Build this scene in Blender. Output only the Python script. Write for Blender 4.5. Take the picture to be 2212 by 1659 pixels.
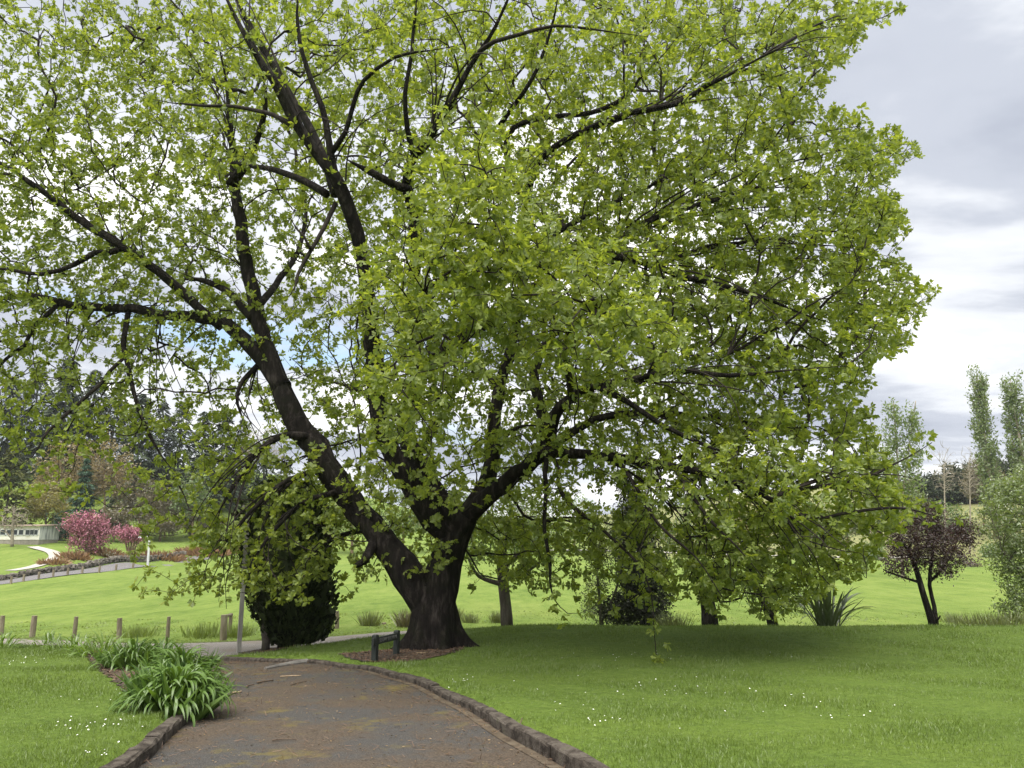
import bpy, math, random
import numpy as np
from mathutils import Vector
random.seed(7); RNG = np.random.default_rng(11)
R = math.radians
SC = bpy.context.scene
COL = SC.collection
for _o in list(bpy.data.objects): bpy.data.objects.remove(_o)

# ------------------------------------------------------------------ camera, sky, sun, exposure
CAM_H, TILT, FPX = 1.6, 11.2, 1671.0            # eye height (m), upward tilt (deg), focal length for a 2212 px wide frame
cam_d = bpy.data.cameras.new('camera'); cam = bpy.data.objects.new('camera', cam_d); COL.objects.link(cam)
cam_d.sensor_width = 36.0; cam_d.lens = 36.0*FPX/2212.0; cam_d.clip_end = 3000; cam_d.clip_start = 0.05
cam.location = (0, 0, CAM_H); cam.rotation_euler = (R(90+TILT), 0, 0)
SC.camera = cam
SUN_EL, SUN_AZ = 70.0, -160.0                      # azimuth measured from +Y (straight ahead), clockwise
SUN_DIR = Vector((math.sin(R(SUN_AZ))*math.cos(R(SUN_EL)), math.cos(R(SUN_AZ))*math.cos(R(SUN_EL)), math.sin(R(SUN_EL))))
sun_l = bpy.data.lights.new('sun', 'SUN'); sun_l.energy = 3.9; sun_l.angle = R(68); sun_l.color = (1.0, 0.95, 0.86)
sun = bpy.data.objects.new('sun', sun_l); COL.objects.link(sun)
sun.rotation_euler = (-SUN_DIR).to_track_quat('-Z', 'Y').to_euler()
SC.view_settings.view_transform = 'Standard'; SC.view_settings.look = 'None'
SC.view_settings.exposure = 0.82; SC.view_settings.gamma = 1.0; SC.view_settings.use_curve_mapping = False
SC.cycles.max_bounces = 10; SC.cycles.transmission_bounces = 8; SC.cycles.diffuse_bounces = 6
SC.cycles.use_denoising = True

def build_world():
    w = bpy.data.worlds.new('World'); SC.world = w; w.use_nodes = True
    nt = w.node_tree; nt.nodes.clear(); N = nt.nodes.new; L = nt.links.new
    def M(op, a, b=None, c=None):
        n = N('ShaderNodeMath'); n.operation = op
        for i, v in enumerate((a, b, c)):
            if v is None: continue
            if isinstance(v, (int, float)): n.inputs[i].default_value = v
            else: L(v, n.inputs[i])
        return n.outputs[0]
    out = N('ShaderNodeOutputWorld'); bg = N('ShaderNodeBackground'); bg.inputs[1].default_value = 0.12
    sky = N('ShaderNodeTexSky'); sky.sky_type = 'NISHITA'; sky.sun_disc = False
    sky.sun_elevation = R(SUN_EL); sky.sun_rotation = R(SUN_AZ); sky.altitude = 50; sky.air_density = 1.2; sky.dust_density = 1.0
    tc = N('ShaderNodeTexCoord'); sep = N('ShaderNodeSeparateXYZ'); L(tc.outputs['Generated'], sep.inputs[0])
    zc = M('ADD', M('ABSOLUTE', sep.outputs[2]), 0.13)
    cx = M('DIVIDE', sep.outputs[0], zc); cy = M('DIVIDE', sep.outputs[1], zc)
    comb = N('ShaderNodeCombineXYZ'); L(cx, comb.inputs[0]); L(cy, comb.inputs[1]); comb.inputs[2].default_value = 3.7
    def noise(scale, detail, rough, dist=0.0, z=0.0):
        mp = N('ShaderNodeMapping'); mp.inputs['Location'].default_value = (z, z*1.7, z); mp.inputs['Scale'].default_value = (0.8, 1.1, 1)
        L(comb.outputs[0], mp.inputs[0])
        n = N('ShaderNodeTexNoise'); n.inputs['Scale'].default_value = scale; n.inputs['Detail'].default_value = detail
        n.inputs['Roughness'].default_value = rough; n.inputs['Distortion'].default_value = dist; L(mp.outputs[0], n.inputs['Vector'])
        return n.outputs['Fac']
    cov = noise(0.75, 9, 0.55, 0.4, 21.7); shade = noise(0.95, 7, 0.55, 0.3, 29.4)
    def ramp(fac, pts):
        r = N('ShaderNodeValToRGB'); r.color_ramp.interpolation = 'EASE'; e = r.color_ramp.elements
        while len(e) < len(pts): e.new(0.5)
        for i, (p, c) in enumerate(pts): e[i].position = p; e[i].color = (*c, 1)
        L(fac, r.inputs[0]); return r.outputs[0]
    covf = ramp(cov, [(0.29, (0, 0, 0)), (0.42, (1, 1, 1))])
    cloud = ramp(shade, [(0.34, (2.4, 2.6, 3.1)), (0.46, (3.1, 3.3, 3.75)), (0.54, (4.6, 4.75, 5.0)), (0.62, (7.8, 7.7, 7.5))])
    # thin cloud glows around the hidden sun
    dot = N('ShaderNodeVectorMath'); dot.operation = 'DOT_PRODUCT'; L(tc.outputs['Generated'], dot.inputs[0]); dot.inputs[1].default_value = SUN_DIR
    glow = M('POWER', M('MAXIMUM', dot.outputs['Value'], 0.0), 9.0)
    gl = N('ShaderNodeVectorMath'); gl.operation = 'SCALE'; gl.inputs[0].default_value = (9.0, 8.8, 8.6); L(glow, gl.inputs['Scale'])
    cadd = N('ShaderNodeVectorMath'); cadd.operation = 'ADD'; L(cloud, cadd.inputs[0]); L(gl.outputs[0], cadd.inputs[1])
    sk = N('ShaderNodeVectorMath'); sk.operation = 'SCALE'; L(sky.outputs[0], sk.inputs[0]); sk.inputs['Scale'].default_value = 1.1
    skg = N('ShaderNodeVectorMath'); skg.operation = 'MULTIPLY_ADD'; L(gl.outputs[0], skg.inputs[0]); skg.inputs[1].default_value = (0.5, 0.5, 0.5); L(sk.outputs[0], skg.inputs[2])
    mx = N('ShaderNodeMix'); mx.data_type = 'RGBA'; L(covf, mx.inputs['Factor']); L(skg.outputs[0], mx.inputs['A']); L(cadd.outputs[0], mx.inputs['B'])
    L(mx.outputs['Result'], bg.inputs[0]); L(bg.outputs[0], out.inputs[0])
build_world()

# ------------------------------------------------------------------ helpers
CT, ST = math.cos(R(TILT)), math.sin(R(TILT))
def at(px, py, d):
    """world point seen at (px,py) of a 2212x1659 frame, at forward distance d (world y)"""
    u = (px-1106.0)/FPX; v = (829.5-py)/FPX
    yw = CT - ST*v; zw = ST + CT*v; k = d/yw
    return np.array((u*k, d, CAM_H + zw*k))
def ats(px, py, d):
    px, py, d = np.asarray(px, float), np.asarray(py, float), np.asarray(d, float)
    u = (px-1106.0)/FPX; v = (829.5-py)/FPX
    k = d/(CT - ST*v)
    return np.stack([u*k, d+0*k, CAM_H + (ST + CT*v)*k], -1)
def px2m(px, d): return px*d/FPX

def obj_mesh(name, verts, faces, mat, parent=None, smooth=False, mats=None, midx=None):
    """verts (n,3); faces: list of arrays (k,m) with constant m each"""
    me = bpy.data.meshes.new(name)
    if isinstance(faces, np.ndarray): faces = [faces]
    faces = [np.asarray(f, np.int32) for f in faces if len(f)]
    verts = np.asarray(verts, np.float32)
    nl = sum(f.size for f in faces); nf = sum(len(f) for f in faces)
    me.vertices.add(len(verts)); me.vertices.foreach_set('co', verts.ravel())
    me.loops.add(nl); me.loops.foreach_set('vertex_index', np.concatenate([f.ravel() for f in faces]))
    starts = []; tot = []; s = 0
    for f in faces:
        m = f.shape[1]; starts.append(s + np.arange(len(f))*m); tot.append(np.full(len(f), m)); s += f.size
    me.polygons.add(nf); me.polygons.foreach_set('loop_start', np.concatenate(starts).astype(np.int32))
    me.polygons.foreach_set('loop_total', np.concatenate(tot).astype(np.int32))
    if midx is not None: me.polygons.foreach_set('material_index', np.asarray(midx, np.int32))
    me.polygons.foreach_set('use_smooth', np.full(nf, smooth))
    me.update(calc_edges=True); me.validate()
    for m in (mats or [mat]): me.materials.append(m)
    o = bpy.data.objects.new(name, me); COL.objects.link(o)
    if parent is not None: link(o, parent)
    return o
def link(o, parent):
    o.parent = parent; o.matrix_parent_inverse = parent.matrix_basis.inverted()
def empty(name, loc):
    o = bpy.data.objects.new(name, None); COL.objects.link(o); o.location = tuple(loc); o.empty_display_size = 0.2
    return o
def tag(o, label=None, cat=None, group=None, kind=None):
    if label: o['label'] = label
    if cat: o['category'] = cat
    if group: o['group'] = group
    if kind: o['kind'] = kind
    return o

class MB:
    """collects boxes / tubes / polygons for one mesh"""
    def __init__(s): s.v = []; s.f3 = []; s.f4 = []; s.n = 0
    def add(s, v, f):
        v = np.asarray(v, float); f = np.asarray(f, int)
        if len(f) == 0: return
        (s.f3 if f.shape[1] == 3 else s.f4).append(f + s.n); s.v.append(v); s.n += len(v)
    def add2(s, v, f3, f4):
        v = np.asarray(v, float)
        if len(f3): s.f3.append(np.asarray(f3, int)+s.n)
        if len(f4): s.f4.append(np.asarray(f4, int)+s.n)
        s.v.append(v); s.n += len(v)
    def box(s, c, size, rz=0.0, jitter=0.0, taper=1.0):
        c = np.asarray(c, float); h = np.asarray(size, float)/2
        b = np.array([(x, y, z) for z in (-1, 1) for y in (-1, 1) for x in (-1, 1)], float)
        b[:4, :2] *= 1; b[4:, :2] *= taper
        b = b*h + (RNG.random((8, 3))-.5)*jitter
        cz, sz = math.cos(rz), math.sin(rz)
        b = np.stack([b[:, 0]*cz - b[:, 1]*sz, b[:, 0]*sz + b[:, 1]*cz, b[:, 2]], 1) + c
        s.add(b, [(0, 2, 3, 1), (4, 5, 7, 6), (0, 1, 5, 4), (2, 6, 7, 3), (0, 4, 6, 2), (1, 3, 7, 5)])
    def tube(s, pts, rad, sides=8, cap=True, lump=0.0, seed=0):
        v, f3, f4 = tube_geo(pts, rad, sides, cap, lump, seed); s.add2(v, f3, f4)
    def build(s, name, mat, parent=None, smooth=False):
        if not s.v: s.tube([(0, 0, -50), (0, 0, -50.1)], .01, 3)
        return obj_mesh(name, np.concatenate(s.v), ([np.concatenate(s.f3)] if s.f3 else []) + ([np.concatenate(s.f4)] if s.f4 else []), mat, parent, smooth)

def tube_geo(pts, rad, sides=8, cap=True, lump=0.0, seed=0):
    pts = np.asarray(pts, float); n = len(pts); rad = np.broadcast_to(np.asarray(rad, float), (n,))
    t = np.gradient(pts, axis=0); t /= np.linalg.norm(t, axis=1, keepdims=True)+1e-9
    ref = np.array((0.31, -0.9, 0.3)); 
    if abs(np.dot(ref/np.linalg.norm(ref), t[0])) > .9: ref = np.array((1., 0, .2))
    U = np.zeros_like(pts); a = np.cross(t[0], ref); a /= np.linalg.norm(a)
    for i in range(n):
        a = a - t[i]*np.dot(a, t[i]); a /= np.linalg.norm(a)+1e-9; U[i] = a
    W = np.cross(t, U); ang = np.arange(sides)*2*math.pi/sides
    rr = np.repeat(rad[:, None], sides, 1)
    if lump:
        r_ = np.random.default_rng(seed); ph = r_.random(4)*6.28; s_ = np.cumsum(np.r_[0, np.linalg.norm(np.diff(pts, axis=0), axis=1)])
        rr = rr*(1 + lump*(np.sin(ang*2+ph[0]+s_[:, None]*1.3) + .6*np.sin(ang*3+ph[1]-s_[:, None]*2.1) + .8*(r_.random(rr.shape)-.5)))
    if lump and sides >= 18:
        st = r_.normal(0, .045, sides); rr = rr*(1+st[None, :]*np.cos(np.arange(n)*.35)[:, None]+np.roll(st, 5)[None, :]*np.sin(np.arange(n)*.35)[:, None])
    v = pts[:, None] + rr[..., None]*(np.cos(ang)[None, :, None]*U[:, None] + np.sin(ang)[None, :, None]*W[:, None])
    v = v.reshape(-1, 3); k = np.arange(sides); k2 = (k+1) % sides
    f4 = np.concatenate([np.stack([i*sides+k, i*sides+k2, (i+1)*sides+k2, (i+1)*sides+k], 1) for i in range(n-1)])
    f3 = np.zeros((0, 3), int)
    if cap:
        v = np.concatenate([v, pts[:1], pts[-1:]]); b = n*sides
        f3 = np.concatenate([np.stack([k2, k, np.full(sides, b)], 1), np.stack([(n-1)*sides+k, (n-1)*sides+k2, np.full(sides, b+1)], 1)])
    return v, f3, f4

def spline(P, step=0.25):
    """Catmull-Rom through rows of P (any columns), resampled about every `step` in xyz"""
    P = np.asarray(P, float); Q = np.vstack([2*P[0]-P[1], P, 2*P[-1]-P[-2]]); out = []
    for i in range(1, len(Q)-2):
        p0, p1, p2, p3 = Q[i-1:i+3]; n = max(2, int(np.linalg.norm(p2[:3]-p1[:3])/step))
        for t in np.arange(n)/n:
            out.append(.5*((2*p1) + (-p0+p2)*t + (2*p0-5*p1+4*p2-p3)*t*t + (-p0+3*p1-3*p2+p3)*t**3))
    out.append(P[-1]); return np.array(out)

# ---- materials
def mat_new(name):
    m = bpy.data.materials.new(name); m.use_nodes = True; nt = m.node_tree; nt.nodes.clear()
    out = nt.nodes.new('ShaderNodeOutputMaterial'); return m, nt, nt.nodes.new, nt.links.new, out
def ramp_node(nt, fac, pts, interp='LINEAR'):
    r = nt.nodes.new('ShaderNodeValToRGB'); r.color_ramp.interpolation = interp; e = r.color_ramp.elements
    while len(e) < len(pts): e.new(0.5)
    for i, (p, c) in enumerate(pts): e[i].position = p; e[i].color = (c[0], c[1], c[2], 1)
    nt.links.new(fac, r.inputs[0]); return r.outputs[0]
def noise_node(nt, scale, detail=6, rough=.6, vec=None, sc3=(1, 1, 1), loc=(0, 0, 0)):
    n = nt.nodes.new('ShaderNodeTexNoise'); n.inputs['Scale'].default_value = scale; n.inputs['Detail'].default_value = detail; n.inputs['Roughness'].default_value = rough
    mp = nt.nodes.new('ShaderNodeMapping'); mp.inputs['Scale'].default_value = sc3; mp.inputs['Location'].default_value = loc
    if vec is None:
        tc = nt.nodes.new('ShaderNodeNewGeometry'); vec = tc.outputs['Position']
    nt.links.new(vec, mp.inputs[0]); nt.links.new(mp.outputs[0], n.inputs['Vector']); return n.outputs['Fac']
def mat_noise(name, pts, scale=4, detail=6, rough=0.9, bump=0.0, bscale=None, bdist=.02, sc3=(1, 1, 1), spec=.2, metal=0.0):
    m, nt, N, L, out = mat_new(name); b = N('ShaderNodeBsdfPrincipled'); L(b.outputs[0], out.inputs[0])
    b.inputs['Roughness'].default_value = rough; b.inputs['Specular IOR Level'].default_value = spec; b.inputs['Metallic'].default_value = metal
    f = noise_node(nt, scale, detail, .62, sc3=sc3); L(ramp_node(nt, f, pts), b.inputs['Base Color'])
    if bump:
        bn = N('ShaderNodeBump'); bn.inputs['Strength'].default_value = bump; bn.inputs['Distance'].default_value = bdist
        L(noise_node(nt, bscale or scale*4, 8, .7, sc3=sc3), bn.inputs['Height']); L(bn.outputs[0], b.inputs['Normal'])
    return m
def mat_leaf(name, c_lo, c_hi, trans=0.45, tint=(1.25, 1.15, .55), gloss=.06, rough=.42, patch=0.5):
    """thin leaf: diffuse + translucent + a little gloss; colour differs per leaf and in soft patches"""
    m, nt, N, L, out = mat_new(name)
    g = N('ShaderNodeNewGeometry'); mixf = N('ShaderNodeMix'); mixf.data_type = 'FLOAT'
    L(g.outputs['Random Per Island'], mixf.inputs['A']); L(noise_node(nt, 0.8, 3, .6), mixf.inputs['B']); mixf.inputs['Factor'].default_value = patch
    col = ramp_node(nt, mixf.outputs['Result'], [(0.2, c_lo), (0.85, c_hi)])
    d = N('ShaderNodeBsdfDiffuse'); t = N('ShaderNodeBsdfTranslucent'); L(col, d.inputs[0])
    vm = N('ShaderNodeVectorMath'); vm.operation = 'MULTIPLY'; L(col, vm.inputs[0]); vm.inputs[1].default_value = tint; L(vm.outputs[0], t.inputs[0])
    mx = N('ShaderNodeMixShader'); mx.inputs[0].default_value = trans; L(d.outputs[0], mx.inputs[1]); L(t.outputs[0], mx.inputs[2])
    gl = N('ShaderNodeBsdfGlossy'); gl.inputs['Roughness'].default_value = rough; gl.inputs[0].default_value = (1, 1, 1, 1)
    m2 = N('ShaderNodeMixShader'); m2.inputs[0].default_value = gloss; L(mx.outputs[0], m2.inputs[1]); L(gl.outputs[0], m2.inputs[2]); L(m2.outputs[0], out.inputs[0])
    return m

MAT = {}
def mat_bark(name, c0, c1, c2, scale=5, bump=.8):
    m, nt, N, L, out = mat_new(name); b = N('ShaderNodeBsdfPrincipled'); L(b.outputs[0], out.inputs[0])
    b.inputs['Roughness'].default_value = .92; b.inputs['Specular IOR Level'].default_value = .15
    f1 = noise_node(nt, scale, 8, .68, sc3=(1, 1, .22)); f2 = noise_node(nt, scale*.35, 4, .6, loc=(3, 1, 7))
    col = ramp_node(nt, f1, [(.3, c0), (.52, c1), (.72, c2)])
    mx = N('ShaderNodeMix'); mx.data_type = 'RGBA'; L(ramp_node(nt, f2, [(.50, (0, 0, 0)), (.68, (.45, .45, .45))]), mx.inputs['Factor'])
    L(col, mx.inputs['A']); mx.inputs['B'].default_value = (c1[0]*.9, c1[1]*1.35, c1[2]*.6, 1); L(mx.outputs['Result'], b.inputs['Base Color'])
    bn = N('ShaderNodeBump'); bn.inputs['Strength'].default_value = bump; bn.inputs['Distance'].default_value = .11
    L(noise_node(nt, scale*2.6, 9, .66, sc3=(1, 1, .2)), bn.inputs['Height']); L(bn.outputs[0], b.inputs['Normal']); return m
MAT['oak_bark'] = mat_bark('oak_bark', (.006, .005, .0045), (.019, .0155, .0135), (.085, .072, .064), 9, 1.0)
MAT['twig'] = mat_bark('oak_twig_bark', (.012, .010, .009), (.028, .022, .020), (.055, .045, .04), 9, .4)
MAT['grey_bark'] = mat_bark('grey_bark', (.05, .042, .036), (.11, .095, .082), (.19, .17, .15), 7, .8)
MAT['pale_twig'] = mat_noise('pale_twig', [(.3, (.2, .17, .13)), (.7, (.38, .34, .27))], 3)
MAT['brown_twig'] = mat_noise('brown_twig', [(.3, (.13, .095, .06)), (.7, (.24, .18, .115))], .6)
MAT['oak_leaf'] = mat_leaf('oak_leaf', (.13, .195, .028), (.345, .42, .07), .6, (1.22, 1.12, .6), .03, .5)
MAT['small_tree_leaf'] = mat_leaf('small_tree_leaf', (.10, .18, .02), (.19, .28, .04), .5)
MAT['cypress'] = mat_leaf('cypress_needle', (.012, .018, .008), (.07, .095, .034), .15, gloss=.02, patch=.3)
MAT['conifer'] = mat_leaf('conifer_needle', (.022, .033, .016), (.058, .078, .036), .15, gloss=.02)
MAT['conifer_warm'] = mat_leaf('conifer_warm_needle', (.045, .058, .016), (.12, .13, .03), .2, gloss=.02)
MAT['spruce'] = mat_leaf('spruce_needle', (.026, .058, .036), (.06, .11, .062), .15, gloss=.02)
MAT['bud'] = mat_leaf('bud_leaf', (.17, .135, .065), (.30, .24, .115), .4)
MAT['bud_yellow'] = mat_leaf('bud_yellow_leaf', (.19, .185, .045), (.33, .31, .07), .4)
MAT['thicket'] = mat_leaf('thicket_leaf', (.09, .085, .045), (.18, .155, .085), .3)
MAT['bush_green'] = mat_leaf('bush_green_leaf', (.08, .14, .035), (.16, .235, .06), .35)
MAT['pink'] = mat_leaf('pink_blossom', (.52, .19, .30), (.74, .38, .48), .35, (1.1, .9, .95), .02)
MAT['pink_dark'] = mat_leaf('pink_shrub_leaf', (.13, .06, .06), (.30, .12, .14), .3, (1.1, .9, .95), .02)
MAT['bracken'] = mat_leaf('bracken_frond', (.17, .10, .05), (.36, .235, .13), .3, (1.1, 1, .8), .02)
MAT['poplar'] = mat_leaf('poplar_leaf', (.12, .18, .06), (.22, .29, .11), .45, gloss=.06)
MAT['purple'] = mat_leaf('purple_leaf', (.036, .024, .022), (.095, .058, .050), .3, (1.3, .8, .8), .05)
MAT['hawthorn'] = mat_leaf('hawthorn_leaf', (.15, .215, .08), (.26, .33, .14), .5)
MAT['blossom'] = mat_leaf('white_blossom', (.55, .56, .48), (.75, .75, .68), .3, (1, 1, 1), .02)
MAT['holly'] = mat_leaf('holly_leaf', (.014, .019, .011), (.045, .050, .025), .15, gloss=.06)
MAT['olive'] = mat_leaf('olive_leaf', (.07, .10, .028), (.15, .19, .055), .35, gloss=.08)
MAT['strap'] = mat_leaf('strap_leaf', (.045, .10, .018), (.13, .215, .04), .3, (1.2, 1.2, .5), .045, .45, .25)
MAT['strap_light'] = mat_leaf('strap_leaf_light', (.10, .18, .03), (.20, .30, .05), .4, (1.2, 1.2, .5), .08)
MAT['flax'] = mat_leaf('flax_leaf', (.045, .07, .035), (.10, .13, .06), .2, gloss=.10)
MAT['grass'] = mat_leaf('grass_blade', (.10, .16, .022), (.17, .24, .042), .4, (1.2, 1.15, .5), .05, .5, .55)
MAT['pad_grass'] = mat_leaf('paddock_blade', (.13, .185, .036), (.18, .235, .052), .5, (1.2, 1.1, .5), .05, .5, .6)
MAT['rush'] = mat_leaf('rush_blade', (.10, .13, .045), (.22, .24, .09), .3)
MAT['petal'] = mat_noise('daisy_petal', [(.3, (.75, .75, .72)), (.7, (.85, .85, .82))], 3)
MAT['post_wood'] = mat_noise('post_wood', [(.3, (.13, .105, .075)), (.55, (.24, .20, .15)), (.75, (.34, .30, .24))], 9, 6, .9, .5, 30, .01, (1, 1, .2))
MAT['pole'] = mat_noise('pole_paint', [(.3, (.13, .12, .11)), (.5, (.26, .25, .23)), (.7, (.42, .41, .38))], 5, 8, .85, .4, 22, .006, (1, 1, .25))
MAT['sign_paint'] = mat_noise('sign_paint', [(.3, (.010, .014, .012)), (.7, (.028, .034, .030))], 12, 6, .6, .3, 60, .004, spec=.4)
MAT['letter'] = mat_noise('letter_paint', [(.3, (.10, .10, .10)), (.7, (.19, .19, .185))], 40)
MAT['kerb'] = mat_noise('kerb_concrete', [(.30, (.016, .013, .011)), (.45, (.05, .041, .033)), (.6, (.105, .09, .075)), (.76, (.06, .065, .03))], 9, 10, .95, 1.0, 38, .02)
MAT['concrete'] = mat_noise('pale_concrete', [(.3, (.10, .095, .088)), (.7, (.19, .18, .165))], 9, 8, .95, .4, 60, .006)
MAT['gutter'] = mat_noise('gutter_concrete', [(.3, (.05, .038, .028)), (.5, (.085, .066, .046)), (.7, (.13, .11, .08))], 6, 9, .95, .5, 40, .01)
MAT['stone'] = mat_noise('wall_stone', [(.3, (.07, .06, .05)), (.5, (.15, .135, .115)), (.75, (.26, .24, .21))], 3, 8, .95, .5, 12, .05)
MAT['shed_wall'] = mat_noise('shed_board', [(.25, (.55, .50, .40)), (.45, (.76, .73, .66)), (.75, (.82, .80, .76))], 1.4, 7, .85)
MAT['shed_end'] = mat_noise('shed_weathered', [(.34, (.16, .17, .18)), (.5, (.45, .46, .47)), (.65, (.66, .66, .64))], 2.2, 7, .85, sc3=(1, 1, .16))
MAT['shed_roof'] = mat_noise('shed_roof_iron', [(.3, (.30, .20, .16)), (.7, (.42, .36, .32))], 1.5, 6, .6)
MAT['shed_base'] = mat_noise('shed_base', [(.3, (.22, .20, .17)), (.7, (.36, .33, .29))], 2)
MAT['glass'] = mat_noise('dark_glass', [(.3, (.02, .025, .03)), (.7, (.05, .055, .06))], 1, 2, .15, spec=.5)
MAT['white_steel'] = mat_noise('white_steel', [(.3, (.55, .56, .57)), (.7, (.70, .71, .72))], 1, 3, .5)
MAT['track'] = mat_noise('track_gravel', [(.3, (.30, .28, .25)), (.7, (.45, .43, .39))], 1.2, 8, .95)
MAT['bark_chip'] = mat_leaf('bark_chip', (.05, .032, .022), (.17, .11, .075), .0, gloss=.02)
MAT['dry_leaf'] = mat_leaf('dry_leaf', (.05, .034, .018), (.19, .13, .065), .15, gloss=.03, patch=.2)
MAT['dead_twig'] = mat_noise('dead_twig', [(.3, (.05, .035, .025)), (.7, (.14, .105, .075))], 14)
MAT['pale_wood'] = mat_noise('pale_wood', [(.3, (.24, .18, .11)), (.7, (.42, .33, .22))], 14)
MAT['hill'] = mat_noise('far_hill', [(.3, (.035, .05, .03)), (.7, (.08, .10, .05))], .08, 6)

def mat_asphalt(name, base, brown, moss, moss_amt, brown_amt):
    m, nt, N, L, out = mat_new(name); b = N('ShaderNodeBsdfPrincipled'); L(b.outputs[0], out.inputs[0])
    b.inputs['Roughness'].default_value = .88; b.inputs['Specular IOR Level'].default_value = .25
    grain = noise_node(nt, 110, 4, .8); c0 = ramp_node(nt, grain, [(.36, [x*.35 for x in base]), (.5, base), (.66, [x*2.4 for x in base])])
    def mix(fac, a, bcol):
        mx = N('ShaderNodeMix'); mx.data_type = 'RGBA'; L(fac, mx.inputs['Factor']); L(a, mx.inputs['A'])
        if isinstance(bcol, tuple): mx.inputs['B'].default_value = (*bcol, 1)
        else: L(bcol, mx.inputs['B'])
        return mx.outputs['Result']
    bc = ramp_node(nt, noise_node(nt, 55, 6, .8, loc=(1, 4, 2)), [(.36, [x*.4 for x in brown]), (.5, brown), (.66, [x*2.0 for x in brown])])
    f = noise_node(nt, .9, 9, .66, loc=(4, 2, 0)); c1 = mix(ramp_node(nt, f, [(.5-brown_amt, (0, 0, 0)), (.62-brown_amt, (.9, .9, .9))]), c0, bc)
    f = noise_node(nt, 1.5, 10, .7, loc=(9, 5, 0)); c2 = mix(ramp_node(nt, f, [(.60-moss_amt, (0, 0, 0)), (.72-moss_amt, (.8, .8, .8))]), c1, moss)
    L(c2, b.inputs['Base Color']); bn = N('ShaderNodeBump'); bn.inputs['Strength'].default_value = .7; bn.inputs['Distance'].default_value = .012
    L(noise_node(nt, 60, 6, .8), bn.inputs['Height']); L(bn.outputs[0], b.inputs['Normal']); return m
MAT['drive'] = mat_asphalt('drive_asphalt', [.050, .047, .044], [.068, .051, .036], (.125, .10, .026), .045, .07)
MAT['road'] = mat_asphalt('road_asphalt', [.21, .19, .17], [.20, .165, .13], (.18, .16, .09), -.1, -.02)
MAT['far_road'] = mat_asphalt('far_road_asphalt', [.13, .125, .125], [.13, .115, .10], (.12, .12, .07), -.1, -.05)
MAT['soil'] = mat_asphalt('soil', [.045, .034, .026], [.075, .055, .038], (.06, .08, .02), .0, .05)

def mat_ground():
    m, nt, N, L, out = mat_new('ground_grass'); b = N('ShaderNodeBsdfPrincipled'); L(b.outputs[0], out.inputs[0])
    b.inputs['Roughness'].default_value = .95; b.inputs['Specular IOR Level'].default_value = .1
    g = N('ShaderNodeNewGeometry'); sep = N('ShaderNodeSeparateXYZ'); L(g.outputs['Position'], sep.inputs[0])
    fine = noise_node(nt, 9, 8, .75); mid = noise_node(nt, .9, 5, .6)
    lawn = ramp_node(nt, fine, [(.3, (.07, .11, .02)), (.5, (.10, .155, .028)), (.7, (.14, .195, .042))])
    pad = ramp_node(nt, noise_node(nt, 1.5, 9, .78, sc3=(1, .28, 1)), [(.34, (.06, .10, .02)), (.47, (.13, .19, .036)), (.62, (.20, .25, .062))])
    dry = ramp_node(nt, noise_node(nt, .5, 7, .7), [(.3, (.13, .15, .055)), (.7, (.25, .24, .11))])
    def mix(fac, a, bb):
        mx = N('ShaderNodeMix'); mx.data_type = 'RGBA'; L(fac, mx.inputs['Factor']); L(a, mx.inputs['A']); L(bb, mx.inputs['B']); return mx.outputs['Result']
    def mr(v, a, c):
        n = N('ShaderNodeMapRange'); n.inputs['From Min'].default_value = a; n.inputs['From Max'].default_value = c; L(v, n.inputs[0]); return n.outputs[0]
    lm = N('ShaderNodeMix'); lm.data_type = 'RGBA'; L(ramp_node(nt, noise_node(nt, .55, 6, .65, loc=(7, 3, 0)), [(.46, (0, 0, 0)), (.66, (.55, .55, .55))]), lm.inputs['Factor']); L(lawn, lm.inputs['A']); lm.inputs['B'].default_value = (.125, .18, .03, 1); lawn = lm.outputs['Result']
    pad2 = ramp_node(nt, noise_node(nt, .2, 7, .7, sc3=(1, .5, 1), loc=(5, 9, 0)), [(.36, (.085, .135, .026)), (.5, (.14, .20, .042)), (.66, (.19, .235, .06))])
    pm = N('ShaderNodeMix'); pm.data_type = 'RGBA'; pm.inputs['Factor'].default_value = .5; L(pad, pm.inputs['A']); L(pad2, pm.inputs['B']); pad = pm.outputs['Result']
    c = mix(mr(sep.outputs[1], 19.5, 23.5), lawn, pad)
    # dry hillside beyond the paddock, right-hand side
    dx = mr(sep.outputs[0], 5, 30); dy = mr(sep.outputs[1], 92, 104); mm = N('ShaderNodeMath'); mm.operation = 'MULTIPLY'; L(dx, mm.inputs[0]); L(dy, mm.inputs[1])
    c = mix(mm.outputs[0], c, dry); L(c, b.inputs['Base Color'])
    bn = N('ShaderNodeBump'); bn.inputs['Strength'].default_value = .8; bn.inputs['Distance'].default_value = .08
    L(noise_node(nt, 6, 9, .75), bn.inputs['Height'])
    b2 = N('ShaderNodeBump'); b2.inputs['Strength'].default_value = .7; b2.inputs['Distance'].default_value = .35; L(noise_node(nt, 1.3, 5, .7, loc=(2, 2, 0)), b2.inputs['Height']); L(bn.outputs[0], b2.inputs['Normal']); L(b2.outputs[0], b.inputs['Normal']); return m
MAT['ground'] = mat_ground()

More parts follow.
